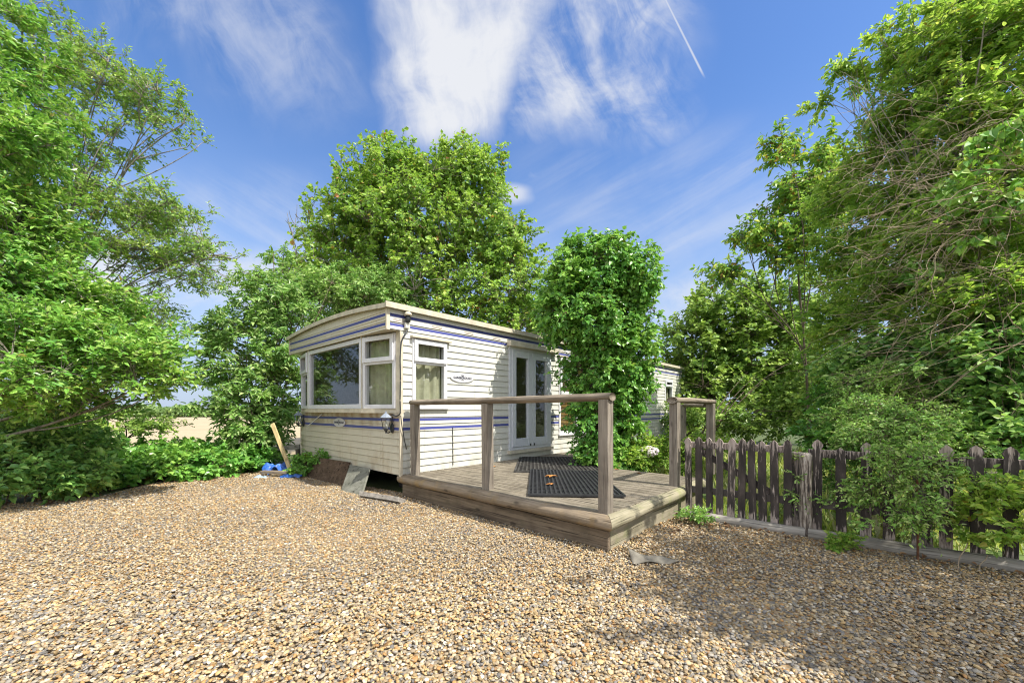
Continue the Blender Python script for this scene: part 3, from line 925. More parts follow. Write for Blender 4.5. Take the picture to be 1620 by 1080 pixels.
tag(o, 'rounded weathered gate post with stripped paint at the hinge end of the gate', 'post')
GREYLOG = wood('grey log', (.14, .125, .105), (.26, .24, .21), (.36, .335, .30), 0, 24)
bl = thing('ground_log', fence_pt(0, 0), 'long grey log lying along the foot of the picket fence', 'log', FANG)
log((.0, .0, .035), (fence_t(1274, 0), .02, .035), .058, 'log_section', GREYLOG, bl, .95, 8)
log((fence_t(1274, 0) + .02, .015, .035), (fence_t(1900, 0), .0, .04), .06, 'log_section', GREYLOG, bl, .95, 9)


# ================================================================== vegetation
def add_leaves(g, P, D, N, L, ratio, droop=.12, fold=.10, shape=(.30, .68, 1.0, .74)):
    """six-cornered leaves folded along the midrib"""
    D = nrm(D); N = nrm(N - D * np.sum(N * D, 1, keepdims=True)); Sd = np.cross(D, N)
    L = L[:, None]; Wd = L * ratio * .5
    a, b_, wa, wb = shape
    up = N * Wd * fold * 4
    r1 = P + D * a * L + Sd * Wd * wa + up; r2 = P + D * b_ * L + Sd * Wd * wb + up * .8 - N * L * droop * .4
    l1 = P + D * a * L - Sd * Wd * wa + up; l2 = P + D * b_ * L - Sd * Wd * wb + up * .8 - N * L * droop * .4
    tip = P + D * L - N * L * droop
    k = len(P)
    V = np.stack([P, r1, r2, tip, l2, l1], 1).reshape(-1, 3)
    i = (np.arange(k) * 6)[:, None]
    F = np.concatenate([i + np.array([[0, 1, 2, 3]]), i + np.array([[0, 3, 4, 5]])], 1).reshape(-1, 4)
    g.add(V, F, np.repeat(rng.random(k), 2))


def bez(A, B, C, M):
    t_ = np.linspace(0, 1, M)[None, :, None]
    return A[:, None] * (1 - t_) ** 2 + 2 * B[:, None] * t_ * (1 - t_) + C[:, None] * t_ ** 2


BARK = {}
def bark(name, d, l):
    if name not in BARK: BARK[name] = wood(name, d, tuple((a + b_) / 2 for a, b_ in zip(d, l)), l, 2, 14)
    return BARK[name]


def plant(name, label, cat, base, blobs, leaf, n, cl_r, per=(6, 8), ratio=.5, stem_r=.10, material=None, trunkmat=None, fill=.45,
          up=.35, droop=.15, group=None, limbs=True, stems=1, crown='foliage', trunk='trunk', shell=True, shape=(.30, .68, 1.0, .74),
          spread=1.0, hang=0.0, twig=1.0, floor=None, lens=(.65, 1.15)):
    """a tree or shrub: stem, limbs to every bough, twigs to every spray, leaves set along the sprays.
    blobs: (centre, (rx, ry, rz), weight)"""
    base = np.array(base, float)
    root = thing(name, tuple(base), label, cat, 0, group)
    C = np.array([b_[0] for b_ in blobs]); R = np.array([b_[1] for b_ in blobs]); Wt = np.array([b_[2] for b_ in blobs], float)
    pr_ = Wt * (R.prod(1) ** .62); pr_ /= pr_.sum()
    which = rng.choice(len(blobs), n, p=pr_)
    dirs = nrm(rng.normal(size=(n, 3)))
    rad = rng.random(n) ** (1 / 3.) if not shell else 1 - (rng.random(n) ** 1.3) * (1 - fill)
    wob = 1 + .18 * np.sin(dirs @ np.array([3.1, 2.3, 4.7]) * 2.2 + which * 1.7)
    P = C[which] + dirs * R[which] * (rad * wob)[:, None]
    if floor is not None:
        P[:, 2] = np.maximum(P[:, 2], floor + rng.uniform(0.02, .12, n))
    # skeleton
    cen = (C * pr_[:, None]).sum(0)
    T = G(); nodes = []; nrad = []
    top = cen.copy(); top[2] = base[2] + (C[:, 2].max() - base[2]) * .8
    for s_ in range(stems):
        off = rng.normal(0, min(.12, R.mean() * .3) * (stems > 1), 3) * [1, 1, 0]
        b0 = base + off - [0, 0, .1]
        tp_ = top + rng.normal(0, .45 * (stems > 1), 3) * R.mean() * np.array([1, 1, .3])
        mid = (b0 + tp_) / 2 + rng.normal(0, .06, 3) * np.linalg.norm(tp_ - b0) * [1, 1, .2]; mid[:2] = mid[:2] * .5 + b0[:2] * .5
        pl = bez(b0[None], mid[None], tp_[None], 14)
        rr_ = stem_r / stems ** .5 * np.linspace(1.1, .10, 14)
        T.tubes(pl, rr_[None], 9); nodes.append(pl[0]); nrad.append(rr_)
    small = R.mean(1) < .22
    if limbs:
        st = np.concatenate(nodes); sr = np.concatenate(nrad)
        for i in range(len(blobs)):
            want = C[i] * .45 + base * .55
            dd_ = np.linalg.norm((st - want), axis=1) + np.maximum(0, st[:, 2] - C[i, 2] + .2) * 2
            j = int(np.argmin(dd_)); A = st[j]
            B = (A + C[i]) / 2 + rng.normal(0, .13, 3) * np.linalg.norm(C[i] - A) + [0, 0, .08 * np.linalg.norm(C[i] - A)]
            pl = bez(A[None], B[None], (C[i] + nrm(C[i] - A) * R[i].mean() * .35)[None], 12)
            lm = min(.014, stem_r * .35) * (.4 if small[i] else 1); rr_ = np.linspace(max(lm, min(.05, sr[j] * .40) * (.25 if small[i] else 1)), lm * .55, 12)
            T.tubes(pl, rr_[None], 6); nodes.append(pl[0]); nrad.append(rr_)
            for q_ in range(3):      # branches off the limb
                k0 = rng.integers(4, 10); A2 = pl[0][k0]
                e = C[i] + nrm(rng.normal(size=3)) * R[i] * .75
                pl2 = bez(A2[None], ((A2 + e) / 2 + rng.normal(0, .10, 3) * np.linalg.norm(e - A2))[None], e[None], 9)
                r2 = np.linspace(max(lm * .7, rr_[k0] * .6), lm * .4, 9)
                T.tubes(pl2, r2[None], 5); nodes.append(pl2[0]); nrad.append(r2)
    ND = np.concatenate(nodes)
    best = np.full(n, 1e9); bi = np.zeros(n, int)
    outv = nrm(P - C[which])
    for j in range(len(ND)):
        d_ = np.linalg.norm(P - ND[j], axis=1) + np.maximum(0, ND[j, 2] - P[:, 2]) * .6
        u_ = d_ < best; best[u_] = d_[u_]; bi[u_] = j
    A = ND[bi]
    ln = np.linalg.norm(P - A, axis=1)
    B = (A + P) / 2 + rng.normal(0, .14, (n, 3)) * ln[:, None]; B[:, 2] += .10 * ln
    TW = bez(A, B, P, 6)
    r0 = np.clip(.0025 + .0045 * ln, .003, .014) * twig * min(1, .45 + stem_r * 8)
    T.tubes(TW, r0[:, None] * np.linspace(1, .5, 6)[None], 4)
    # sprays
    S_, Mx = per
    outd = nrm(nrm(P - A) * .7 + outv * .8 + np.array([0, 0, up]))
    k = n * S_
    idx = np.repeat(np.arange(n), S_)
    sdir = nrm(outd[idx] + rng.normal(0, .62 * spread, (k, 3)))
    slen = cl_r * rng.uniform(*lens, k)
    s0 = P[idx] + rng.normal(0, cl_r * .16, (k, 3)) - sdir * slen[:, None] * .25
    s1 = s0 + sdir * slen[:, None] - np.array([0, 0, 1.]) * (hang * slen)[:, None]
    smid = (s0 + s1) / 2 + rng.normal(0, .06, (k, 3)) * slen[:, None] + np.array([0, 0, .12 + hang * .3]) * slen[:, None]
    SP = bez(s0, smid, s1, 4)
    T.tubes(SP, np.full((k, 1), .0016 * max(1, cl_r / .2) * twig) * np.linspace(1.2, .6, 4)[None], 3)
    T.build(trunk, trunkmat, root, smooth=True)
    tt = np.linspace(.12, 1.0, Mx)
    ii = np.repeat(np.arange(k), Mx); tv = np.tile(tt, k) + rng.uniform(-.05, .05, k * Mx)
    tv = tv[:, None]
    LP = s0[ii] * (1 - tv) ** 2 + 2 * smid[ii] * tv * (1 - tv) + s1[ii] * tv ** 2
    tan = nrm(s1[ii] - s0[ii])
    lat = nrm(np.cross(tan, rng.normal(0, .35, (len(ii), 3)) + np.array([0, 0, 1.])))
    sg = np.where(np.arange(len(ii)) % 2 == 0, 1., -1.)[:, None]
    D = nrm(tan * (.45 + .6 * tv) + lat * sg * .9 + rng.normal(0, .28, (len(ii), 3)) - np.array([0, 0, droop]))
    Nn = nrm(np.array([0, 0, 1.]) * .75 + outv[idx][ii] * .45 + rng.normal(0, .42, (len(ii), 3)))
    Ls = leaf * rng.uniform(.45, 1.2, len(ii))
    keep = rng.random(len(ii)) < .93
    if floor is not None: keep &= LP[:, 2] > floor
    Lg = G()
    add_leaves(Lg, LP[keep], D[keep], Nn[keep], Ls[keep], ratio, droop, shape=shape)
    Lg.build(crown, material, root)
    root_inv = Vector(tuple(-base))
    for ch in root.children: ch.location = root_inv
    return root


def blob(px, py, Y, rx, ry, w=1.0, depth=None):
    c_ = pt(px, py, Y); k = Y / 622
    a, b_ = rx * k, ry * k
    return (c_, np.array([a, depth or max(.35, (a + b_) / 2), b_]), w)


G1 = leafmat('glossy broad leaves', [(.030, .095, .010), (.055, .155, .016), (.095, .225, .026), (.15, .28, .045)], accent=(.28, .25, .05), acc_at=.985, rough=.36, spec=.5)
G2 = leafmat('airy tree leaves', [(.035, .095, .010), (.065, .15, .015), (.11, .21, .026), (.16, .25, .045)], accent=(.20, .13, .05), acc_at=.985)
G3 = leafmat('laurel leaves', [(.030, .085, .014), (.060, .15, .022), (.10, .21, .035), (.16, .27, .07)], rough=.4)
G4 = leafmat('maple leaves', [(.040, .10, .010), (.070, .155, .014), (.105, .205, .022), (.15, .26, .035)], accent=(.45, .20, .07), acc_at=.992)
G5 = leafmat('ivy leaves', [(.026, .085, .011), (.046, .14, .016), (.075, .20, .024), (.12, .27, .035)], rough=.33, spec=.55, accent=(.12, .085, .02), acc_at=.992)
G6 = leafmat('shaded wood leaves', [(.034, .080, .011), (.065, .135, .016), (.10, .195, .024), (.15, .24, .04)])
G7 = leafmat('turning leaves', [(.035, .10, .011), (.065, .165, .016), (.11, .225, .024), (.20, .26, .03)], accent=(.40, .19, .05), acc_at=.965)
G8 = leafmat('hedgerow leaves', [(.046, .115, .012), (.085, .18, .017), (.13, .24, .026), (.18, .28, .04)], trans=.60, accent=(.30, .24, .03), acc_at=.992)
G9 = leafmat('small grey green leaves', [(.036, .095, .012), (.07, .17, .02), (.115, .235, .034), (.17, .30, .06)], accent=(.22, .30, .10), acc_at=.93, rough=.4)
G10 = leafmat('bramble leaves', [(.028, .085, .016), (.05, .14, .022), (.09, .20, .032), (.14, .27, .045)], rough=.45)
BK1 = bark('grey bark', (.13, .11, .085), (.33, .30, .25))
BK2 = bark('brown bark', (.06, .045, .03), (.20, .16, .115))
BK3 = bark('pale bare stems', (.20, .15, .10), (.44, .36, .26))

# ---- left: a broad-leaved tree hanging over the gravel, an airier one behind it
plant('broadleaf_tree', 'big glossy broad-leaved tree at the left edge whose low boughs hang over the gravel', 'tree', (-7.2, 4.4, 0),
      [blob(60, 525, 4.7, 110, 45, 1.1, .7), blob(160, 560, 4.8, 95, 36, 1.2, .5), blob(235, 600, 5.0, 50, 26, .9, .35), blob(40, 600, 4.4, 90, 50, 1, .6),
       blob(20, 350, 4.9, 65, 70, 1, .8), blob(20, 440, 4.8, 75, 50, 1, .8), blob(0, 160, 5.0, 50, 95, 1, .8), blob(-80, 300, 4.8, 80, 200, .6, 1.0), blob(30, 60, 5.2, 32, 50, .6, .6), blob(22, 210, 4.6, 40, 42, .9, .4),
       blob(140, 480, 5.4, 80, 30, .9, .6), blob(100, 640, 5.2, 80, 25, .7, .5), blob(255, 545, 5.4, 40, 28, .6, .4)],
      .076, 1900, .21, per=(5, 8), ratio=.46, stem_r=.07, material=G1, trunkmat=BK1, droop=.10)
plant('airy_tree', 'tall airy tree with bare twisting twigs behind the glossy tree at far left', 'tree', (-9.0, 6.9, 0),
      [blob(110, 75, 6.8, 42, 45, .8, .9), blob(165, 125, 6.8, 70, 42, 1.1, .9), blob(240, 160, 6.9, 52, 40, .9, .7), blob(285, 205, 6.9, 30, 30, .35, .5), blob(175, 562, 7.4, 55, 42, .8, .6), blob(225, 530, 8.0, 45, 40, .7, .6), blob(190, 215, 6.9, 70, 35, .55, .8),
       blob(70, 150, 6.6, 45, 60, .5, .8), blob(60, 290, 6.7, 70, 50, .9, 1.0), blob(170, 315, 6.8, 95, 40, 1.2, 1.0), blob(250, 335, 6.9, 65, 36, 1.1, .8), blob(310, 395, 7.0, 45, 22, .9, .5), blob(360, 412, 7.0, 24, 10, .5, .3),
       blob(120, 390, 6.8, 90, 40, 1.0, .9), blob(230, 400, 6.9, 75, 30, 1.0, .8), blob(300, 440, 7.0, 50, 20, .7, .5), blob(300, 425, 9.0, 62, 34, .9, .7), blob(215, 500, 9.2, 60, 36, .7, .7), blob(250, 360, 9.0, 50, 36, .7, .7), blob(80, 470, 7.0, 90, 40, .6, .9), blob(200, 480, 7.0, 80, 30, .55, .8), blob(120, 240, 7.0, 60, 45, .7, .8)],
      .070, 1100, .20, per=(6, 6), ratio=.44, stem_r=.07, stems=3, material=G2, trunkmat=BK1, fill=.25, twig=1.5)
# undergrowth on the left
plant('hedge_shrub', 'dark hedge shrub in front of the pale field at left', 'shrub', pg(210, 735),
      [blob(190, 672, 7.6, 85, 16, .7, .4), blob(255, 672, 7.8, 40, 10, .3, .3), blob(90, 675, 7.2, 70, 28, 1, .6), blob(10, 670, 6.5, 60, 50, 1, .6)],
      .075, 330, .17, per=(5, 7), ratio=.5, stem_r=.05, stems=4, material=G6, trunkmat=BK2, trunk='stems')
plant('ground_ivy', 'low sprawling ivy bank between the glossy tree and the laurel', 'ivy', pg(300, 752),
      [blob(300, 735, 7.0, 80, 18, 1.2, .6), blob(200, 742, 6.4, 80, 20, 1.2, .6), blob(380, 728, 7.6, 60, 16, 1, .5), blob(250, 715, 7.6, 90, 12, 1, .5), blob(140, 725, 6.6, 60, 22, .8, .5), blob(330, 712, 8.0, 60, 12, .8, .4), blob(240, 758, 6.6, 70, 8, .6, .3)],
      .085, 800, .17, per=(5, 6), ratio=.78, stem_r=.02, stems=5, material=G5, trunkmat=BK2, trunk='stems', floor=.01, shape=(.22, .60, 1.0, .80))
plant('bramble_bush', 'leafy bramble bush at the bottom of the left edge under the glossy tree', 'shrub', pg(40, 795),
      [blob(30, 745, 4.9, 70, 32, 1, .5), blob(110, 750, 5.2, 60, 24, 1, .4), blob(0, 700, 5.0, 60, 26, 1, .5), blob(110, 700, 5.6, 60, 28, .8, .5), blob(-70, 740, 4.8, 60, 50, .8, .5)],
      .08, 420, .17, per=(5, 6), ratio=.62, stem_r=.02, stems=5, material=G10, trunkmat=BK2, trunk='stems', floor=.01)
plant('sprawling_weed', 'bright green sprawling weed at the gravel edge under the left bushes', 'weed', pg(110, 792),
      [blob(115, 778, 5.4, 42, 14, 1, .25), blob(150, 768, 5.8, 40, 10, .8, .25)], .055, 120, .12, per=(5, 6), ratio=.6, stem_r=.006, stems=3,
      material=G8, trunkmat=BK2, trunk='stems', floor=.01)
plant('laurel_tree', 'laurel-leaved shrub tree standing at the left corner of the caravan', 'tree', pg(405, 738),
      [blob(395, 555, 8.2, 70, 62, 1, .8), blob(430, 475, 8.6, 55, 45, 1, .8), blob(392, 645, 8.0, 58, 44, 1, .7), blob(445, 620, 8.4, 28, 80, .8, .6), blob(350, 520, 8.3, 36, 26, .7, .5),
       blob(405, 695, 7.9, 55, 34, 1, .5), blob(448, 412, 8.8, 22, 14, .4, .4), blob(520, 462, 10.4, 75, 40, 1.2, .9), blob(590, 462, 10.8, 60, 34, 1.1, .8), blob(350, 600, 8.2, 28, 20, .5, .4), blob(338, 642, 8.0, 24, 10, .4, .3), blob(470, 520, 9.6, 40, 60, .9, .7)],
      .11, 1000, .24, per=(5, 8), ratio=.40, stem_r=.09, stems=3, material=G3, trunkmat=BK2, hang=.15, droop=.22, trunk='trunk')
# ---- behind the caravan
plant('maple_tree', 'large rounded maple tree rising behind the caravan roof', 'tree', (-2.4, 13.0, 0),
      [blob(628, 266, 12.6, 48, 42, 1.1), blob(690, 286, 12.6, 60, 46, 1), blob(745, 295, 12.8, 62, 55, 1), blob(590, 320, 12.4, 75, 60, 1.1), blob(540, 375, 12.4, 72, 46, 1), blob(660, 370, 12.0, 100, 75, 1.2),
       blob(770, 380, 12.6, 70, 65, 1), blob(820, 375, 12.8, 36, 34, .8), blob(560, 440, 12.0, 90, 48, 1), blob(800, 460, 12.6, 62, 60, 1), blob(690, 470, 12.0, 105, 60, 1.1), blob(606, 224, 12.6, 20, 16, .5),
       blob(490, 425, 12.2, 42, 26, .7), blob(500, 330, 12.4, 30, 18, .4), blob(722, 256, 12.8, 40, 22, .5), blob(830, 520, 12.6, 60, 50, .9), blob(740, 540, 12.2, 80, 50, .7), blob(600, 520, 12.2, 80, 50, .6)],
      .115, 2000, .40, per=(5, 8), ratio=.86, stem_r=.20, stems=4, material=G4, trunkmat=BK1, shape=(.20, .52, .82, 1.0), fill=.25, twig=1.5, droop=.2)
plant('ivy_column', 'dense ivy-clad column of foliage growing through the deck beside the double doors', 'ivy', (1.36, 6.42, 0),
      [blob(950, 425, 6.4, 72, 42, 1.2, .62), blob(895, 455, 6.4, 36, 44, 1, .5), blob(1000, 455, 6.4, 34, 42, 1, .5), blob(942, 505, 6.4, 76, 55, 1.2, .7), blob(992, 555, 6.4, 38, 55, 1, .55), blob(952, 590, 6.4, 58, 60, 1, .6),
       blob(958, 665, 6.4, 52, 52, 1, .5), blob(955, 715, 6.3, 46, 28, 1, .42), blob(880, 500, 6.5, 28, 36, .7, .4), blob(1006, 610, 6.5, 20, 40, .6, .3), blob(985, 728, 6.2, 40, 14, .6, .3), blob(905, 392, 6.4, 16, 22, .35, .2), blob(962, 385, 6.4, 22, 16, .35, .2), blob(1022, 402, 6.4, 12, 24, .35, .2), blob(930, 378, 6.4, 8, 12, .2, .15), blob(868, 460, 6.4, 16, 24, .3, .2), blob(1028, 500, 6.4, 9, 18, .25, .2), blob(1030, 545, 6.4, 12, 16, .25, .2)],
      .072, 1750, .16, per=(5, 7), ratio=.78, stem_r=.13, material=G5, trunkmat=BK2, fill=.4, shape=(.22, .58, 1.0, .82), droop=.3, hang=.25, trunk='stem', lens=(.5, 1.7))
# ---- middle right
plant('wood_edge_tree', 'mid green tree at the back of the lawn behind the far end of the caravan', 'tree', (6.2, 14.2, 0),
      [blob(1150, 505, 13.5, 70, 46, 1), blob(1205, 565, 13.2, 85, 60, 1.1), blob(1105, 545, 13.5, 52, 52, 1), blob(1240, 490, 13.2, 55, 52, 1), blob(1150, 615, 13.2, 85, 42, .9), blob(1245, 615, 13.0, 70, 50, .9), blob(1085, 610, 13.8, 36, 48, .8), blob(1185, 450, 13.4, 26, 18, .5), blob(1120, 470, 13.6, 30, 18, .5)],
      .15, 950, .42, per=(5, 8), ratio=.72, stem_r=.24, stems=2, material=G6, trunkmat=BK2, twig=1.5, shape=(.22, .55, .9, .95))
plant('understory_shrub', 'dark shady understory shrub behind the lawn and gate', 'shrub', (5.2, 11.0, 0),
      [blob(1120, 665, 11.5, 60, 26, 1), blob(1210, 660, 11.2, 70, 30, 1), blob(1290, 640, 10.5, 60, 50, 1), blob(1300, 560, 10.6, 50, 50, .8), blob(1070, 660, 12, 40, 30, .8)],
      .12, 380, .34, per=(5, 7), ratio=.6, stem_r=.06, stems=4, material=G6, trunkmat=BK2, trunk='stems')
plant('thin_maple', 'sparse leaning tree with yellow and red turning leaves above the lawn', 'tree', (7.0, 9.2, 0),
      [blob(1238, 240, 9.0, 30, 26, .9, .5), blob(1262, 305, 9.0, 42, 30, 1, .6), blob(1195, 375, 9.2, 48, 22, 1, .6), blob(1145, 432, 9.2, 40, 14, .8, .5), blob(1255, 400, 9.1, 55, 36, 1, .7), blob(1300, 330, 9.0, 45, 50, 1, .7), blob(1215, 335, 9.2, 30, 16, .7, .4), blob(1310, 260, 8.9, 30, 40, .8, .6)],
      .13, 330, .30, per=(4, 7), ratio=.48, stem_r=.036, material=G7, trunkmat=BK2, fill=.2, twig=1.6, droop=.3)
plant('boundary_tree', 'full green boundary tree seen through the hedgerow at the far right', 'tree', (10.2, 7.6, 0),
      [((9.6, 7.4, 2.2), np.array([1.8, 1.5, 1.6]), 1), ((10.4, 7.9, 4.0), np.array([2.0, 1.6, 1.6]), 1), ((9.2, 6.8, 3.8), np.array([1.4, 1.2, 1.3]), 1), ((9.9, 7.4, 5.6), np.array([1.6, 1.3, 1.2]), 1), ((8.4, 8.2, 1.6), np.array([1.2, 1.0, 1.4]), 1)],
      .12, 620, .38, per=(5, 7), ratio=.6, stem_r=.16, stems=2, material=G6, trunkmat=BK2, fill=.3)
# ---- right: tall overgrown hedge
hedge = plant('hedgerow_tree', 'tall overgrown hedgerow tree filling the right edge of the view', 'tree', (5.9, 4.7, 0),
      [blob(1338, 300, 6.6, 48, 48, 1, .7), blob(1410, 220, 5.8, 62, 54, 1, .7), blob(1495, 130, 5.2, 72, 70, 1, .7), blob(1580, 50, 4.8, 85, 75, 1, .7), blob(1560, 190, 4.7, 95, 85, 1, .7), blob(1440, 320, 5.6, 85, 75, 1, .7),
       blob(1350, 415, 6.6, 62, 62, 1, .7), blob(1560, 340, 4.5, 100, 85, 1, .7), blob(1430, 450, 5.4, 95, 75, 1, .7), blob(1560, 480, 4.3, 100, 75, 1, .6), blob(1330, 510, 6.6, 55, 55, .9, .6), blob(1690, 250, 4.5, 90, 260, 1, .9), blob(1520, 5, 5.0, 50, 30, .6, .5), blob(1345, 112, 6.0, 28, 8, .25, .3), blob(1395, 65, 5.8, 14, 24, .25, .3), blob(1430, 95, 5.6, 30, 30, .5, .4), blob(1322, 112, 6.0, 9, 6, .9, .2), blob(1344, 120, 6.0, 9, 7, .9, .2), blob(1366, 126, 6.0, 10, 8, .9, .2), blob(1390, 52, 5.8, 6, 9, .9, .2), blob(1396, 80, 5.8, 7, 10, .9, .2), blob(1404, 108, 5.8, 9, 9, .9, .2), blob(1432, 28, 5.5, 8, 8, .9, .2), blob(1448, 56, 5.5, 12, 10, .9, .2), blob(1300, 165, 6.3, 16, 14, .2, .25)],
      .078, 2300, .20, per=(5, 9), ratio=.50, stem_r=.10, stems=3, material=G8, trunkmat=BK1, fill=.12, twig=.7)
plant('bramble_thicket', 'shaded bramble thicket with broad dark leaves under the hedgerow tree', 'shrub', (4.9, 4.4, 0),
      [blob(1400, 575, 5.4, 85, 55, 1, .6), blob(1560, 590, 4.2, 95, 75, 1, .6), blob(1480, 640, 4.7, 85, 60, 1, .6), blob(1580, 690, 3.9, 80, 50, 1, .5), blob(1650, 560, 4.0, 60, 120, .8, .6), blob(1480, 720, 4.4, 70, 30, .7, .4)],
      .085, 720, .20, per=(5, 6), ratio=.66, stem_r=.04, stems=5, material=G10, trunkmat=BK2, trunk='stems', fill=.35)
plant('ivy_bush', 'dark glossy ivy bush at the far end of the fence under the thicket', 'ivy', (4.6, 5.6, 0),
      [blob(1345, 640, 5.6, 46, 50, 1, .5), blob(1315, 690, 5.4, 40, 30, 1, .4), blob(1385, 650, 5.4, 40, 50, 1, .5), blob(1350, 585, 5.8, 34, 28, .6, .4)],
      .07, 380, .16, per=(5, 6), ratio=.66, stem_r=.03, stems=3, material=G5, trunkmat=BK2, trunk='stems', hang=.2)
plant('cotoneaster_bush', 'small-leaved grey-green bush sprawling over the picket fence', 'shrub', fence_pt(fence_t(1420), .62),
      [blob(1425, 600, 4.5, 50, 30, .6, .3), blob(1365, 615, 4.5, 40, 28, .6, .3), blob(1480, 640, 4.2, 40, 26, .5, .3), blob(1340, 665, 4.2, 34, 24, .5, .3), blob(1520, 720, 3.5, 26, 30, .4, .2), blob(1410, 690, 3.65, 66, 36, 1, .30), blob(1440, 735, 3.35, 42, 44, 1, .22), blob(1385, 775, 3.32, 50, 20, .7, .12), blob(1335, 735, 3.85, 36, 40, .8, .22), blob(1445, 815, 3.08, 36, 18, .8, .12), blob(1375, 655, 4.0, 40, 26, .7, .3), blob(1462, 665, 3.7, 34, 22, .6, .3), blob(1320, 790, 3.62, 34, 12, .4, .10), blob(1258, 770, 3.8, 14, 46, .2, .08), blob(1420, 735, 3.12, 30, 34, .7, .12), blob(1460, 770, 3.0, 26, 30, .6, .10), blob(1395, 830, 3.1, 36, 10, .3, .1)],
      .036, 700, .12, per=(4, 10), ratio=.52, lens=(.6, 1.9), hang=.25, stem_r=.012, stems=6, material=G9, trunkmat=BK2, trunk='stems', floor=.02)
plant('bramble_clump', 'bright bramble growing through the last pickets at the right edge', 'shrub', fence_pt(fence_t(1600), .2),
      [blob(1590, 775, 2.86, 36, 24, 1, .10), blob(1560, 800, 2.9, 22, 18, .7, .08), blob(1605, 840, 2.72, 26, 18, .8, .08), blob(1690, 800, 2.7, 40, 40, .8, .15), blob(1520, 800, 3.2, 26, 40, .5, .1), blob(1530, 850, 3.0, 24, 8, .4, .1)],
      .05, 120, .10, per=(4, 6), ratio=.62, stem_r=.01, stems=3, material=G8, trunkmat=BK2, trunk='stems', floor=.02)
plant('broad_climber', 'climber with large bright heart-shaped leaves hanging in the hedgerow at right', 'climber', (4.9, 3.7, 0),
      [blob(1535, 290, 3.85, 34, 34, 1, .2), blob(1585, 215, 3.8, 32, 26, 1, .2), blob(1600, 330, 3.75, 26, 30, .7, .2), blob(1565, 375, 3.8, 24, 14, .5, .2), blob(1440, 430, 4.6, 26, 14, .4, .2)],
      .080, 60, .16, per=(3, 4), ratio=.86, stem_r=.006, stems=1, material=G1, trunkmat=BK2, trunk='stems', hang=.3, droop=.5, shape=(.16, .5, 1.0, .84), limbs=True)
plant('overhanging_tree', 'hedgerow tree beside the gravel whose boughs shade it', 'tree', (5.9, .6, 0),
      [((3.5, 1.05, 3.5), np.array([.9, .7, .7]), .8), ((4.5, .9, 4.2), np.array([1.1, .8, .9]), .9), ((4.2, .45, 3.2), np.array([.9, .6, .7]), .8), ((5.4, .6, 4.6), np.array([1.3, 1.1, 1.3]), 1), ((3.9, 1.75, 3.9), np.array([.7, .6, .6]), .6), ((5.2, 1.9, 4.2), np.array([.8, .7, .9]), .7)],
      .08, 540, .26, per=(5, 7), ratio=.55, stem_r=.14, stems=2, material=G8, trunkmat=BK1, fill=.3)

# bare tangled climber stems hanging over the hedgerow
nv = 230
seed = np.random.default_rng(21)
px_ = seed.uniform(1375, 1650, nv); py_ = seed.uniform(150, 640, nv)
Yd = 5.3 - (px_ - 1330) / 310 * 1.5 + seed.normal(0, .22, nv) - .22
A = np.stack([pt(a, b_, y) for a, b_, y in zip(px_, py_, Yd)])
ang = seed.normal(.15, .75, nv) + np.where(seed.random(nv) < .45, 1.1, 0)
ln = seed.uniform(.35, 1.25, nv) * np.clip((px_ - 1300) / 160, .45, 1)
dv = np.stack([-np.cos(ang) * ln * .9, np.cos(ang) * ln * .35 + seed.normal(0, .15, nv), -np.sin(ang) * ln * .7 - .12 * ln], 1)
Bm = A + dv * .5 + seed.normal(0, .17, (nv, 3)) + [0, 0, .14]
vt = thing('bare_climber', (5.2, 4.0, 0), 'tangle of bare pale climber stems draped over the right hedgerow', 'climber')
g = G().tubes(bez(A, Bm, A + dv, 9) + seed.normal(0, .012, (nv, 9, 3)), np.outer(seed.uniform(.0022, .0048, nv), np.linspace(1.1, .5, 9)), 4)
k2 = seed.integers(0, nv, 420)
P0 = A[k2] + dv[k2] * seed.uniform(.2, .9, (420, 1)); d2 = dv[k2] * .35 + seed.normal(0, .16, (420, 3))
g.tubes(bez(P0, P0 + d2 * .5 + seed.normal(0, .04, (420, 3)), P0 + d2, 6), np.outer(seed.uniform(.001, .0022, 420), np.linspace(1, .5, 6)), 3)
o = g.build('stems', BK3, vt, smooth=True); o.location = (-5.2, -4.0, 0)
# dead twigs left of the maple
g = G()
A = pt(470, 440, 11.9)
for tx, ty in ((452, 335), (470, 325), (478, 350), (458, 395), (492, 345), (440, 420)):
    e = pt(tx, ty, 11.9); mm_ = (A + e) / 2 + seed.normal(0, .2, 3)
    pl = bez((A + [.5, 0, -1.4])[None], mm_[None], e[None], 10)
    g.tubes(pl + seed.normal(0, .03, (1, 10, 3)), np.linspace(.022, .006, 10)[None], 4)
    for _ in range(5):
        k0 = seed.integers(4, 9); d2 = nrm(seed.normal(size=3) + [0, 0, .6]) * .45
        g.tubes(bez(pl[0][k0][None], (pl[0][k0] + d2 * .5 + seed.normal(0, .05, 3))[None], (pl[0][k0] + d2)[None], 5), np.linspace(.010, .005, 5)[None], 3)
tag(g.build('dead_branch', BK1, smooth=True), 'bare dead branch left of the maple above the laurel', 'branch')

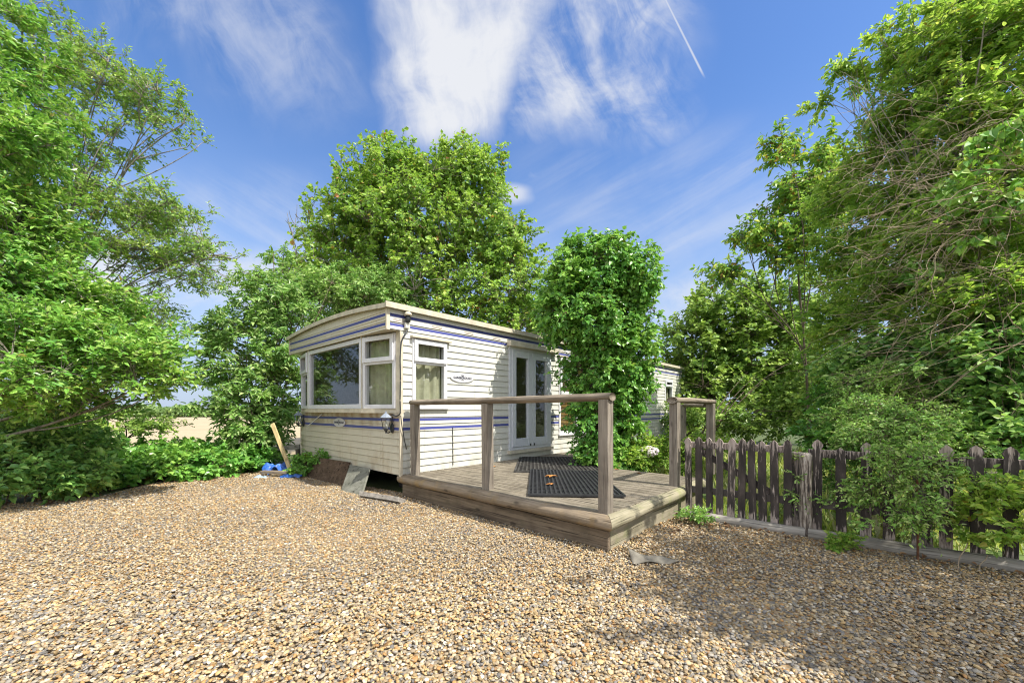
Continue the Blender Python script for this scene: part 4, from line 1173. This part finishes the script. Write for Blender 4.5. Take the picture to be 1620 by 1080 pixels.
# low plants
plant('garden_shrub', 'low leafy shrub with a pale flower head behind the deck', 'shrub', (2.15, 6.6, 0),
      [blob(1025, 715, 6.4, 34, 20, 1, .4), blob(1000, 725, 6.2, 26, 16, .8, .3), blob(1062, 712, 6.6, 26, 24, 1, .4), blob(1085, 720, 6.3, 16, 24, .6, .3), blob(1130, 700, 7.6, 30, 14, .6, .4)],
      .075, 260, .16, per=(5, 6), ratio=.45, stem_r=.012, stems=5, material=G8, trunkmat=BK2, trunk='stems', floor=.02)
fl = G(); v_, f_ = ico(1)
c0 = pt(1027, 714, 6.05)
for _ in range(60):
    d_ = nrm(seed.normal(size=3)); fl.add(c0 + d_ * .10 * [1.3, 1, .7] + v_ * .022, f_)
tag(fl.build('flower_head', plain('pale petals', (.70, .62, .62), .8), smooth=True), 'pale pink flower head on the low shrub behind the deck', 'flower')
def weed(px, py, label, s_=1.0, mt_=G8, name='weed', n_=30, lf=.04):
    c_ = pg(px, py)
    return plant(name, label, 'weed', c_, [(c_ + [0, 0, .05 * s_], np.array([.13, .09, .06]) * s_, 1)], lf, n_, .07 * s_, per=(4, 5), ratio=.55, stem_r=.004, stems=2, material=mt_, trunkmat=BK2, trunk='stems', floor=.008, limbs=False, twig=.5)
weed(1100, 832, 'small leafy weed at the gate foot beside the deck corner', 1.3, G9)
weed(1332, 872, 'bright green grassy weed tuft in front of the ground log', .95)
plant('ivy_trail', 'small patch of ivy over the leaning brown board', 'ivy', pg(478, 750),
      [blob(478, 735, 6.9, 20, 16, 1, .14), blob(500, 724, 6.85, 22, 8, .8, .12), blob(470, 750, 6.9, 14, 8, .6, .1)], .045, 110, .09, per=(5, 6), ratio=.7, stem_r=.005, stems=2, material=G5, trunkmat=BK2, trunk='stems', floor=.01)

# grass behind the fence (nobody could count it)
nb = 16000
P = np.stack([rng.uniform(1.8, 8.5, nb), rng.uniform(3.2, 10.5, nb), np.zeros(nb)], 1)
dperp = (P[:, :2] - F0) @ FN
P = P[(dperp > .16) & ~((P[:, 0] < 3.2) & (P[:, 1] > 7.2) & (P[:, 0] < 2.2))]
rel = P[:, :2] - np.array(E0[:2]); ul = rel @ np.array([.6756, .7372]); vl = rel @ np.array([-.7372, .6756])
P = P[~((ul < 3.05) & (vl > -.05) & (vl < 1.0))]
nb = len(P)
patch = lowfreq(P[:, 0], P[:, 1], 1.2)
h = rng.uniform(.05, .15, nb) * (1 + .9 * (patch > .3)) * (1 + 1.0 * (rng.random(nb) < .05))
g = G()
add_leaves(g, P, nrm(rng.normal(0, .42, (nb, 3)) + [0, 0, 1.0]), rng.normal(size=(nb, 3)), h, .10, .3, .0)
tag(g.build('grass', leafmat('grass blades', [(.09, .15, .02), (.15, .23, .03), (.24, .30, .05), (.34, .34, .10)], trans=.4)), 'rough sunlit grass growing behind the picket gate', 'grass', kind='stuff')
# far hedgerow beyond the field
far_m = leafmat('far hedge leaves', [(.05, .10, .03), (.08, .15, .035), (.12, .20, .05)])
for i, (px, hh, w_) in enumerate(((232, 5.0, 30), (262, 3.4, 26), (288, 4.6, 26), (318, 3.2, 24), (345, 3.4, 26), (372, 4.2, 26), (205, 4.2, 26), (176, 4.8, 28), (412, 4.5, 30), (452, 4.2, 26))):
    Yf = 158.0; c_ = np.array([(px - 810) / 622 * Yf, Yf, float(terrain(Yf))]); r_ = w_ / 622 * Yf * .75
    cc = np.array([c_[0], c_[1], c_[2] + hh * .5])
    nn = 700; dr = nrm(rng.normal(size=(nn, 3))); P = cc + dr * [r_, 3.0, hh * .52] * (1 - rng.random((nn, 1)) ** 2 * .5) * (1 + .15 * np.sin(dr @ [5, 3, 4.])[:, None])
    P = P[P[:, 2] > c_[2]]
    g = G(); add_leaves(g, P, rng.normal(size=(len(P), 3)), dr[:len(P)] + rng.normal(0, .5, (len(P), 3)) + [0, 0, .6], rng.uniform(.7, 1.5, len(P)), .8)
    side_ = ['at its left end', 'second of the row', 'third of the row', 'fourth of the row', 'fifth of the row', 'sixth of the row', 'behind the hedge shrub', 'furthest left behind the glossy tree', 'behind the laurel', 'beside the caravan corner'][i]
    tag(g.build('far_hedge_tree', far_m), 'distant hedgerow tree across the field, ' + side_, 'tree', 'distant hedgerow trees beyond the field')

# leaf litter where the gravel meets the beds
LP = []
for x0, y0, x1, y1, w_, c_ in ((-6.6, 4.7, -5.6, 5.5, .25, 60), (-5.8, 6.3, -4.4, 7.35, .22, 120), (1.5, 3.85, 2.1, 4.3, .14, 70), (2.0, 4.1, 4.4, 2.3, .10, 80), (.0, 4.9, 1.4, 6.1, .3, 0)):
    t_ = rng.random(c_); LP.append(np.stack([x0 + (x1 - x0) * t_ + rng.normal(0, w_, c_), y0 + (y1 - y0) * t_ + rng.normal(0, w_, c_), np.full(c_, .036)], 1))
LP = np.concatenate(LP); k = len(LP)
g = G(); add_leaves(g, LP, rng.normal(size=(k, 3)) * [1, 1, .2], rng.normal(0, .3, (k, 3)) + [0, 0, 1.], rng.uniform(.025, .055, k), .6, .3, .2)
m, n, b = mat('dead leaves'); a = n.nodes.new('ShaderNodeAttribute'); a.attribute_name = 'tint'
c = ramp(n, E(n, a.outputs['Fac']), [(0, (.10, .055, .03)), (.5, (.20, .11, .05)), (1, (.33, .22, .11))]); n.links.new(c.s, b.inputs['Base Color']); b.inputs['Roughness'].default_value = .8
tag(g.build('leaf_litter', m), 'scattered dead brown leaves along the edges of the gravel', 'leaf litter', kind='stuff')


# ================================================================== small things
cu, cv = np.array([.6756, .7372, 0]), np.array([-.7372, .6756, 0])
CO = np.array(CX)
def loc(x, y, z): return CO + cu * x + cv * y + np.array([0, 0, z])
M_lamp = plain('lamp grey metal', (.20, .23, .28), .45, .5)
def lantern(y, z, label):
    t_ = thing('wall_lantern', loc(0, y, z), label, 'lantern', UANG, 'wall lanterns on the end of the caravan')
    X0 = -.135
    G().lathe((X0, 0, .13), [(0, .105), (.012, .10), (.016, .075), (.05, .05), (.105, .0), (.10, -.008), (.0, -.008)], 6).build('lantern_roof', M_lamp, t_)
    G().lathe((X0, 0, 0), [(.05, -.055), (.085, .12)], 6).build('lantern_glass', glass('lantern glass', (.92, .93, .90), .12), t_)
    g = G()
    for k in range(6):
        a = k / 6 * 2 * PI
        g.tubes(np.array([[X0 + .052 * math.cos(a), .052 * math.sin(a), -.056], [X0 + .087 * math.cos(a), .087 * math.sin(a), .122]]), np.full(2, .005), 5)
    g.lathe((X0, 0, 0), [(.0, -.14), (.010, -.13), (.014, -.105), (.03, -.085), (.03, -.07), (.056, -.062), (.056, -.05), (0, -.05)], 8)
    g.build('lantern_frame', M_black, t_)
    G().lathe((X0, 0, 0), [(0, -.05), (.014, -.05), (.016, .02), (.012, .05), (0, .055)], 8).build('bulb', plain('white bulb', (.8, .8, .76), .3), t_, smooth=True)
    g = G().tubes(bez(np.array([[-.02, 0, -.06]]), np.array([[-.09, 0, -.17]]), np.array([[X0, 0, -.10]]), 9), np.full((1, 9), .011), 7)
    g.tubes(np.array([[-.02, 0, .14], [-.028, 0, .0], [-.02, 0, -.05]]), np.full(3, .008), 6)
    g.build('arm', M_black, t_, smooth=True)
    G().lathe((0, 0, -.05), [(0, .030), (.035, .028), (.050, .020), (.055, .0), (0, 0)], 16, m=lambda a, b_, c_: (-(c_ + .05) - .014, a, -.05 + b_ * 1.6)).build('back_plate', M_black, t_)
    t_.scale = (.82, .82, .82)
    return t_
lantern(.19, .985, 'black wall lantern under the right window of the caravan end')
lantern(3.42, .985, 'black wall lantern at the left corner of the caravan end, half behind leaves')


def plaque(m_, w_, h_, label, txt_scale=1.0):
    t_ = thing('name_plaque', m_(0, 0, 0), label, 'plaque')
    base = np.array(m_(0, 0, 0))
    a = np.arange(40) / 40 * 2 * PI
    g = G()
    ring = lambda s_, d: [np.array(m_(math.cos(x) * w_ / 2 * s_, math.sin(x) * h_ / 2 * s_, d)) - base for x in a]
    r0, r1, r2 = ring(1, .010), ring(1, .020), ring(.94, .024)
    g.add(r0 + r1 + r2, [(i, (i + 1) % 40, (i + 1) % 40 + 40, i + 40) for i in range(40)] + [(40 + i, 40 + (i + 1) % 40, (i + 1) % 40 + 80, i + 80) for i in range(40)])
    g.add([np.mean(r2, 0)] + r2, [(0, 1 + i, 1 + (i + 1) % 40) for i in range(40)])
    g.build('plaque_face', plain('plaque white', (.52, .52, .54), .4, var=.08), t_)
    ink = plain('plaque ink', (.04, .04, .06), .5)
    ux, uz = np.array(m_(1, 0, 0)) - base, np.array(m_(0, 1, 0)) - base
    un = np.cross(ux, uz)
    def text(s_, size, dz_, bold=.0):
        cu_ = bpy.data.curves.new('lettering', 'FONT'); cu_.body = s_; cu_.size = size; cu_.align_x = 'CENTER'; cu_.align_y = 'CENTER'; cu_.offset = bold; cu_.extrude = .0006
        ob = bpy.data.objects.new('lettering', cu_); COL.objects.link(ob)
        bpy.context.view_layer.update()
        me_ = bpy.data.meshes.new_from_object(ob.evaluated_get(bpy.context.evaluated_depsgraph_get()))
        bpy.data.objects.remove(ob)
        co = np.array([v.co[:] for v in me_.vertices])
        nd = np.outer(co[:, 0], ux) + np.outer(co[:, 1] + dz_, uz) + np.outer(co[:, 2] + .026, un * (1 if np.dot(un, np.array(m_(0, 0, 1)) - base) > 0 else -1))
        for v, c_ in zip(me_.vertices, nd): v.co = c_
        me_.materials.append(ink)
        o_ = bpy.data.objects.new('lettering', me_); COL.objects.link(o_); o_.parent = t_
    text('GAINSBOROUGH', .046 * txt_scale, .0, .0012)
    text('SUPER', .018, -.034)
    # small crown-like emblem above the word
    e = G()
    for sx in (-1, 0, 1):
        pts_ = [(sx * .016 - .006, .028), (sx * .016 + .006, .028), (sx * .022, .058)]
        e.add([np.array(m_(x, z, .027)) - base for x, z in pts_], [(0, 1, 2)])
    e.add([np.array(m_(x, z, .0268)) - base for x, z in ((-.026, .024), (.026, .024), (.026, .030), (-.026, .030))], [(0, 1, 2, 3)])
    e.build('emblem', ink, t_)
plaque(lambda a, z, d: tuple(loc(1.07 + a, -d, 1.686 + z)), .46, .15, 'oval white name plaque on the long wall left of the double doors')
plaque(lambda a, z, d: tuple(loc(-d, 1.85 - a, .985 + z)), .44, .15, 'oval white name plaque on the end wall under the big bay window')

# security light on the corner and its cable
t_ = thing('flood_light', loc(.075, -.03, 2.44), 'small black outdoor light with a cream cap at the caravan roof corner', 'light', UANG)
G().lathe((0, -.03, .03), [(.0, .055), (.03, .05), (.05, .03), (.055, .0), (0, 0)], 16).build('cap', M_trim, t_, smooth=True)
G().lathe((0, -.03, -.05), [(.028, .08), (.036, .06), (.034, .0), (.02, -.012), (0, -.012)], 14).build('lamp_head', M_black, t_, smooth=True)
G().box((-.035, -.03, -.14), (.035, .012, -.065)).build('junction_box', plain('box plastic', (.62, .60, .52), .6), t_, bevel=.006)
cb = np.array([loc(.08, -.05, 2.29), loc(.03, -.06, 2.22), loc(-.02, -.045, 2.12), loc(-.035, -.04, 1.9), loc(-.03, -.045, 1.6), loc(-.035, -.04, 1.3), loc(-.03, -.045, 1.14), loc(-.06, .02, 1.105), loc(-.055, .10, 1.13), loc(-.03, .19, 1.125)])
def spline(P, k=8):
    t0_ = np.arange(len(P)); t1_ = np.linspace(0, len(P) - 1, len(P) * k)
    Q = np.stack([np.interp(t1_, t0_, P[:, i]) for i in range(3)], 1)
    for _ in range(6): Q[1:-1] = (Q[:-2] + Q[1:-1] * 2 + Q[2:]) / 4
    return Q
Q = spline(cb); tag(G().tubes(Q, np.full(len(Q), .009), 7).build('power_cable', M_black, smooth=True), 'black power cable running down the caravan corner to the right lantern', 'cable')
Q = spline(np.array([loc(-.03, -.05, 1.12), loc(-.02, -.055, 1.0), loc(.03, -.04, .8), loc(.07, -.03, .66)])); tag(G().tubes(Q, np.full(len(Q), .006), 6).build('loose_cable', M_black, smooth=True), 'loose cable end hanging below the caravan corner beside the first deck post', 'cable')
Q = spline(np.array([loc(.88, -.018, .93), loc(.882, -.02, .7), loc(.885, -.02, .36)])); tag(G().tubes(Q, np.full(len(Q), .006), 6).build('wall_cable', M_black, smooth=True), 'short straight black cable on the siding between the first two deck posts', 'cable')
Q = spline(np.array([loc(-.03, 2.52, 1.12), loc(-.07, 2.75, 1.0), loc(-.05, 3.15, .88)])); tag(G().tubes(Q, np.full(len(Q), .009), 6).build('plastic_strip', M_white, smooth=True), 'broken white plastic strip dangling below the big bay window', 'strip')

# boards leaning along the end of the caravan
def panel(name, a, b_, lean_top, th, material, label, cat, par=None):
    """a, b_: bottom corners; lean_top: top offset"""
    a, b_, lt = map(np.array, (a, b_, lean_top))
    nn_ = nrm(np.cross(b_ - a, lt)) * th
    g = G().add([a, b_, b_ + lt, a + lt, a + nn_, b_ + nn_, b_ + lt + nn_, a + lt + nn_], [(0, 1, 2, 3), (4, 5, 6, 7), (0, 1, 5, 4), (1, 2, 6, 5), (2, 3, 7, 6), (3, 0, 4, 7)])
    return tag(g.build(name, material, bevel=.004), label, cat)
DBR = wood('dark brown board', (.045, .03, .02), (.10, .068, .045), (.17, .12, .085), 0, 16)
a, b_ = pg(474, 753), pg(546, 769)
panel('brown_board', a + [0, 0, .0], b_ + [0, 0, .0], (.05, .09, .36), .025, DBR, 'dark brown panel leaning under the caravan end behind the ivy patch', 'board')
a, b_ = a + [.08, .02, 0], b_ + [.09, .10, 0]
panel('backing_board', a + [.2, .1, .0], b_ + [.03, -.03, .0], (.03, .05, .32), .02, wood('greyish board', (.09, .08, .065), (.17, .15, .125), (.25, .23, .20), 0, 16), 'thin grey board standing just behind the dark brown panel', 'board')
a, b_ = pg(541, 777), pg(573, 786)
panel('grey_slab', a, b_, (-.005, .33, .34), .022, wood('mossy grey slab', (.10, .105, .08), (.17, .17, .14), (.26, .26, .22), 0, 10), 'square mossy grey panel leaning on the caravan end', 'board')
a, b_ = pg(578, 787), pg(640, 797)
panel('old_plank', a, b_, (.0, .03, .055), .12, GREYLOG, 'grey plank lying on edge at the gap under the caravan corner', 'plank')
a = pg(463, 753); top_ = pt(431, 670, 7.35)
ax_ = nrm(top_ - a); sx_ = nrm(np.cross(ax_, [0, 1, 0])); sy_ = np.cross(ax_, sx_)
tag(G().obox((a + top_) / 2, ax_, sx_, sy_, np.linalg.norm(top_ - a) / 2, .034, .016).build('timber_stake', wood('new pine', (.40, .30, .13), (.55, .43, .22), (.64, .53, .31), 2, 20), bevel=.003), 'pale yellow timber stake leaning beside the caravan corner', 'stake')
a, b_ = pt(417, 711, 8.0), pt(474, 706, 7.75)
tag(G().obox((a + b_) / 2, nrm(b_ - a), [0, 1, 0], [0, 0, 1], np.linalg.norm(b_ - a) / 2, .02, .045).build('rail_plank', GREYLOG, bevel=.003), 'horizontal grey plank behind the leaning stake', 'plank')
for px in (421, 470):
    a = pt(px, 712, 7.95)
    tag(G().box((a[0] - .035, a[1], 0), (a[0] + .035, a[1] + .06, a[2] + .04)).build('rail_post', wood('stub post', (.09, .075, .06), (.18, .155, .125), (.28, .25, .21), 2, 20), bevel=.004), 'short post holding the grey plank, ' + ('left one' if px < 450 else 'right one by the caravan wall'), 'post', 'short posts of the grey plank')
a, b_ = pg(414, 755), pg(456, 756)
tag(G().obox((a + b_) / 2 + [0, 0, .10], nrm(b_ - a), [0, 1, 0], [0, 0, 1], np.linalg.norm(b_ - a) / 2, .06, .022).build('loose_plank', WOODX, bevel=.004), 'loose plank lying on the blue sheeting', 'plank')
def crumple(c_, sx, sy, h, material, name, label, cat, seed_, k=26, fold=1.0):
    r_ = np.random.default_rng(seed_)
    u_, w_ = np.meshgrid(np.linspace(-1, 1, k), np.linspace(-1, 1, k))
    z = np.zeros_like(u_)
    for q_ in range(7):
        d = r_.normal(size=2) * 2.4; z += np.abs(np.sin(u_ * d[0] + w_ * d[1] + r_.uniform(0, 6))) * r_.uniform(.3, 1)
    z = (z - z.min()) / (z.max() - z.min()) * h * np.clip(1.25 - (u_ ** 2 + w_ ** 2) * .55, .05, 1)
    e = 1 + .12 * np.sin(np.arctan2(w_, u_) * 5 + seed_)
    V = np.stack([c_[0] + u_ * sx * e, c_[1] + w_ * sy * e, c_[2] + z + .004], -1).reshape(-1, 3)
    f = [(j * k + i, j * k + i + 1, (j + 1) * k + i + 1, (j + 1) * k + i) for j in range(k - 1) for i in range(k - 1)]
    o_ = G().add(V, f).build(name, material, smooth=False)
    md = o_.modifiers.new('thick', 'SOLIDIFY'); md.thickness = .003
    return tag(o_, label, cat)
BLUE = plain('blue sheeting', (.03, .13, .48), .45, .5, var=.4, vs=14)
crumple(pg(441, 751), .26, .15, .26, BLUE, 'blue_sheeting', 'crumpled blue plastic sheeting by the leaning stake', 'sheeting', 4)
crumple(pg(462, 757) , .17, .07, .12, BLUE, 'blue_bag', 'small blue plastic bag at the foot of the leaning stake', 'bag', 9)
crumple(pg(414, 757), .12, .07, .06, plain('pale blue plastic', (.30, .42, .62), .4), 'plastic_tray', 'pale blue plastic scrap on the gravel edge left of the sheeting', 'scrap', 12)
k = 16; c0 = pg(1034, 893); u_, w_ = np.meshgrid(np.linspace(0, 1, k), np.linspace(-1, 1, 9))
hw = .062 * (1 - .75 * u_ ** 1.4)
fx = c0[0] - .17 + u_ * .36 + .02 * w_ * u_; fy = c0[1] + .03 - u_ * .05 + w_ * hw
fz = .034 + .055 * (1 - u_) ** 1.5 * (w_ * .5 + .5) ** 1.5 + .012 * np.sin(u_ * 9 + w_ * 2)
o = G().add(np.stack([fx, fy, fz], -1).reshape(-1, 3), [(j * k + i, j * k + i + 1, (j + 1) * k + i + 1, (j + 1) * k + i) for j in range(8) for i in range(k - 1)]).build('felt_scrap', plain('felt grey', (.18, .165, .135), .85, .2, var=.3, vs=18), smooth=True)
md = o.modifiers.new('thick', 'SOLIDIFY'); md.thickness = .006
tag(o, 'curled grey strip of roofing felt lying on the gravel near the deck corner', 'scrap')
crumple(pg(1078, 893) , .05, .02, .012, plain('dull plastic', (.42, .44, .46), .5), 'plastic_scrap', 'small grey plastic scrap beside the roofing felt', 'scrap', 31)
crumple(pg(78, 786) , .09, .04, .03, plain('yellow wrapper', (.62, .50, .05), .4), 'wrapper', 'yellow wrapper among the weeds at the left edge of the gravel', 'litter', 5)
crumple(pg(238, 1068), .045, .03, .03, plain('cardboard', (.46, .34, .20), .85, .2), 'card_scrap', 'torn bit of brown card on the gravel in the left foreground', 'scrap', 6)
Q = spline(np.array([pg(262, 1068) + [0, 0, .03], pg(285, 1055) + [0, 0, .034], pg(322, 1038) + [0, 0, .03]])); tag(G().tubes(Q, np.full(len(Q), .005), 6).build('dry_stick', BK3, smooth=True), 'dry pale stick lying on the gravel in the left foreground', 'stick')
Q = spline(np.array([pg(575, 975) + [0, 0, .03], pg(610, 990) + [0, 0, .034], pg(632, 1010) + [0, 0, .03]])); tag(G().tubes(Q, np.full(len(Q), .003), 6).build('thin_twig', BK3, smooth=True), 'thin dry twig on the open gravel in the centre foreground', 'twig')
# rusty rod in front of the fence
a = pg(1452, 886); tag(G().tubes(np.array([a - [0, 0, .05], a + [0.002, 0, .35], a + [-.005, 0, .64]]), np.full(3, .008), 8, cap=True).build('rusty_rod', plain('rust', (.16, .075, .04), .85, .3, var=.4)), 'thin rusty iron rod standing in front of the fence log', 'rod')
for i, (px, py, dx_, dz_) in enumerate(((1515, 905, .10, .22), (1548, 905, .09, .12))):
    a = pg(px, py); Q = spline(np.array([a, a + [.01, 0, dz_ * .5], a + [dx_ * .6, 0, dz_ * .8], a + [dx_, .02, dz_]]))
    tag(G().tubes(Q, np.full(len(Q), .0035), 5).build('withered_plant', BK3, smooth=True), ['taller dry bent stem in front of the ground log', 'shorter dry stem at the right in front of the ground log'][i], 'stem')

# rubber mats
RUB = plain('black rubber', (.028, .029, .031), .55, .35, var=.35, vs=20)
def mat_(label, a, b_, c_, d, z, holes, RUB=RUB):
    """ribbed ring mat on the deck; corners a b c d"""
    P = [np.array([*p_[:2], z]) for p_ in (a, b_, c_, d)]
    def m_(u_, v_, w_): return (P[0] * (1 - u_) + P[1] * u_) * (1 - v_) + (P[3] * (1 - u_) + P[2] * u_) * v_ + np.array([0, 0, w_])
    t_ = thing('rubber_mat', tuple(np.mean(P, 0)), label, 'mat')
    g = G().box((0, 0, 0), (1, 1, .006), m_)
    for e in ((0, 0, .018, 1), (.982, 0, 1, 1), (.018, 0, .982, .012), (.018, .988, .982, 1)): g.box((e[0], e[1], .006), (e[2], e[3], .022), m_)
    g.build('mat_base', RUB, t_).location = -np.mean(P, 0)
    g = G(); nu, nv_ = holes
    for i in range(1, nu): g.box((i / nu - .010, .012, .0062), (i / nu + .010, .988, .021), m_)
    for j in range(1, nv_): g.box((.018, j / nv_ - .0035, .0062), (.982, j / nv_ + .0035, .016), m_)
    g.build('mat_ribs', RUB, t_).location = -np.mean(P, 0)
zz = DZ + .004
mat_('ribbed black rubber mat at the front of the deck', pg(835, 786, zz), pg(990, 788, zz), pg(944, 748, zz), pg(839, 745, zz), zz + .012, (20, 22))
mat_('second black rubber mat lying under the first, by the double doors', pg(813, 747, zz), pg(960, 748, zz), pg(925, 724, zz), pg(822, 723.5, zz), zz - .002, (22, 26), plain('dusty rubber', (.060, .057, .052), .8, .2, var=.6, vs=9))
LF = plain('dry orange leaf', (.45, .20, .06), .8, .2)
for i, (px, py) in enumerate(((872, 753), (872, 766))):
    c_ = pg(px, py, zz + .04); g = G()
    k = 5 if i == 0 else 3
    add_leaves(g, np.repeat(c_[None], k, 0), np.stack([np.cos(np.arange(k) * 1.1 + i), np.sin(np.arange(k) * 1.1 + i), np.full(k, .15)], 1), np.tile([0, 0, 1.], (k, 1)), np.full(k, .085 if i == 0 else .065), .5)
    tag(g.build('dry_leaf', LF), ['larger orange dry leaf further back on the ribbed mat', 'smaller orange dry leaf nearer on the ribbed mat'][i], 'leaf')
# dead leaves on the deck by the ivy
for i, (px, py) in enumerate(((1010, 748), (975, 742), (765, 742), (782, 738))):
    c_ = pg(px, py, DZ + .012); g = G()
    add_leaves(g, c_[None] - [.03, 0, 0], np.array([[1, .4 * i - .5, .1]]), np.array([[.2, 0, 1.]]), np.array([.07]), .6)
    tag(g.build('fallen_leaf', LF), ['fallen leaf on the deck right of the ivy', 'fallen leaf on the deck at the ivy foot', 'fallen leaf on the boards between the posts, left', 'fallen leaf on the boards between the posts, right'][i], 'leaf')
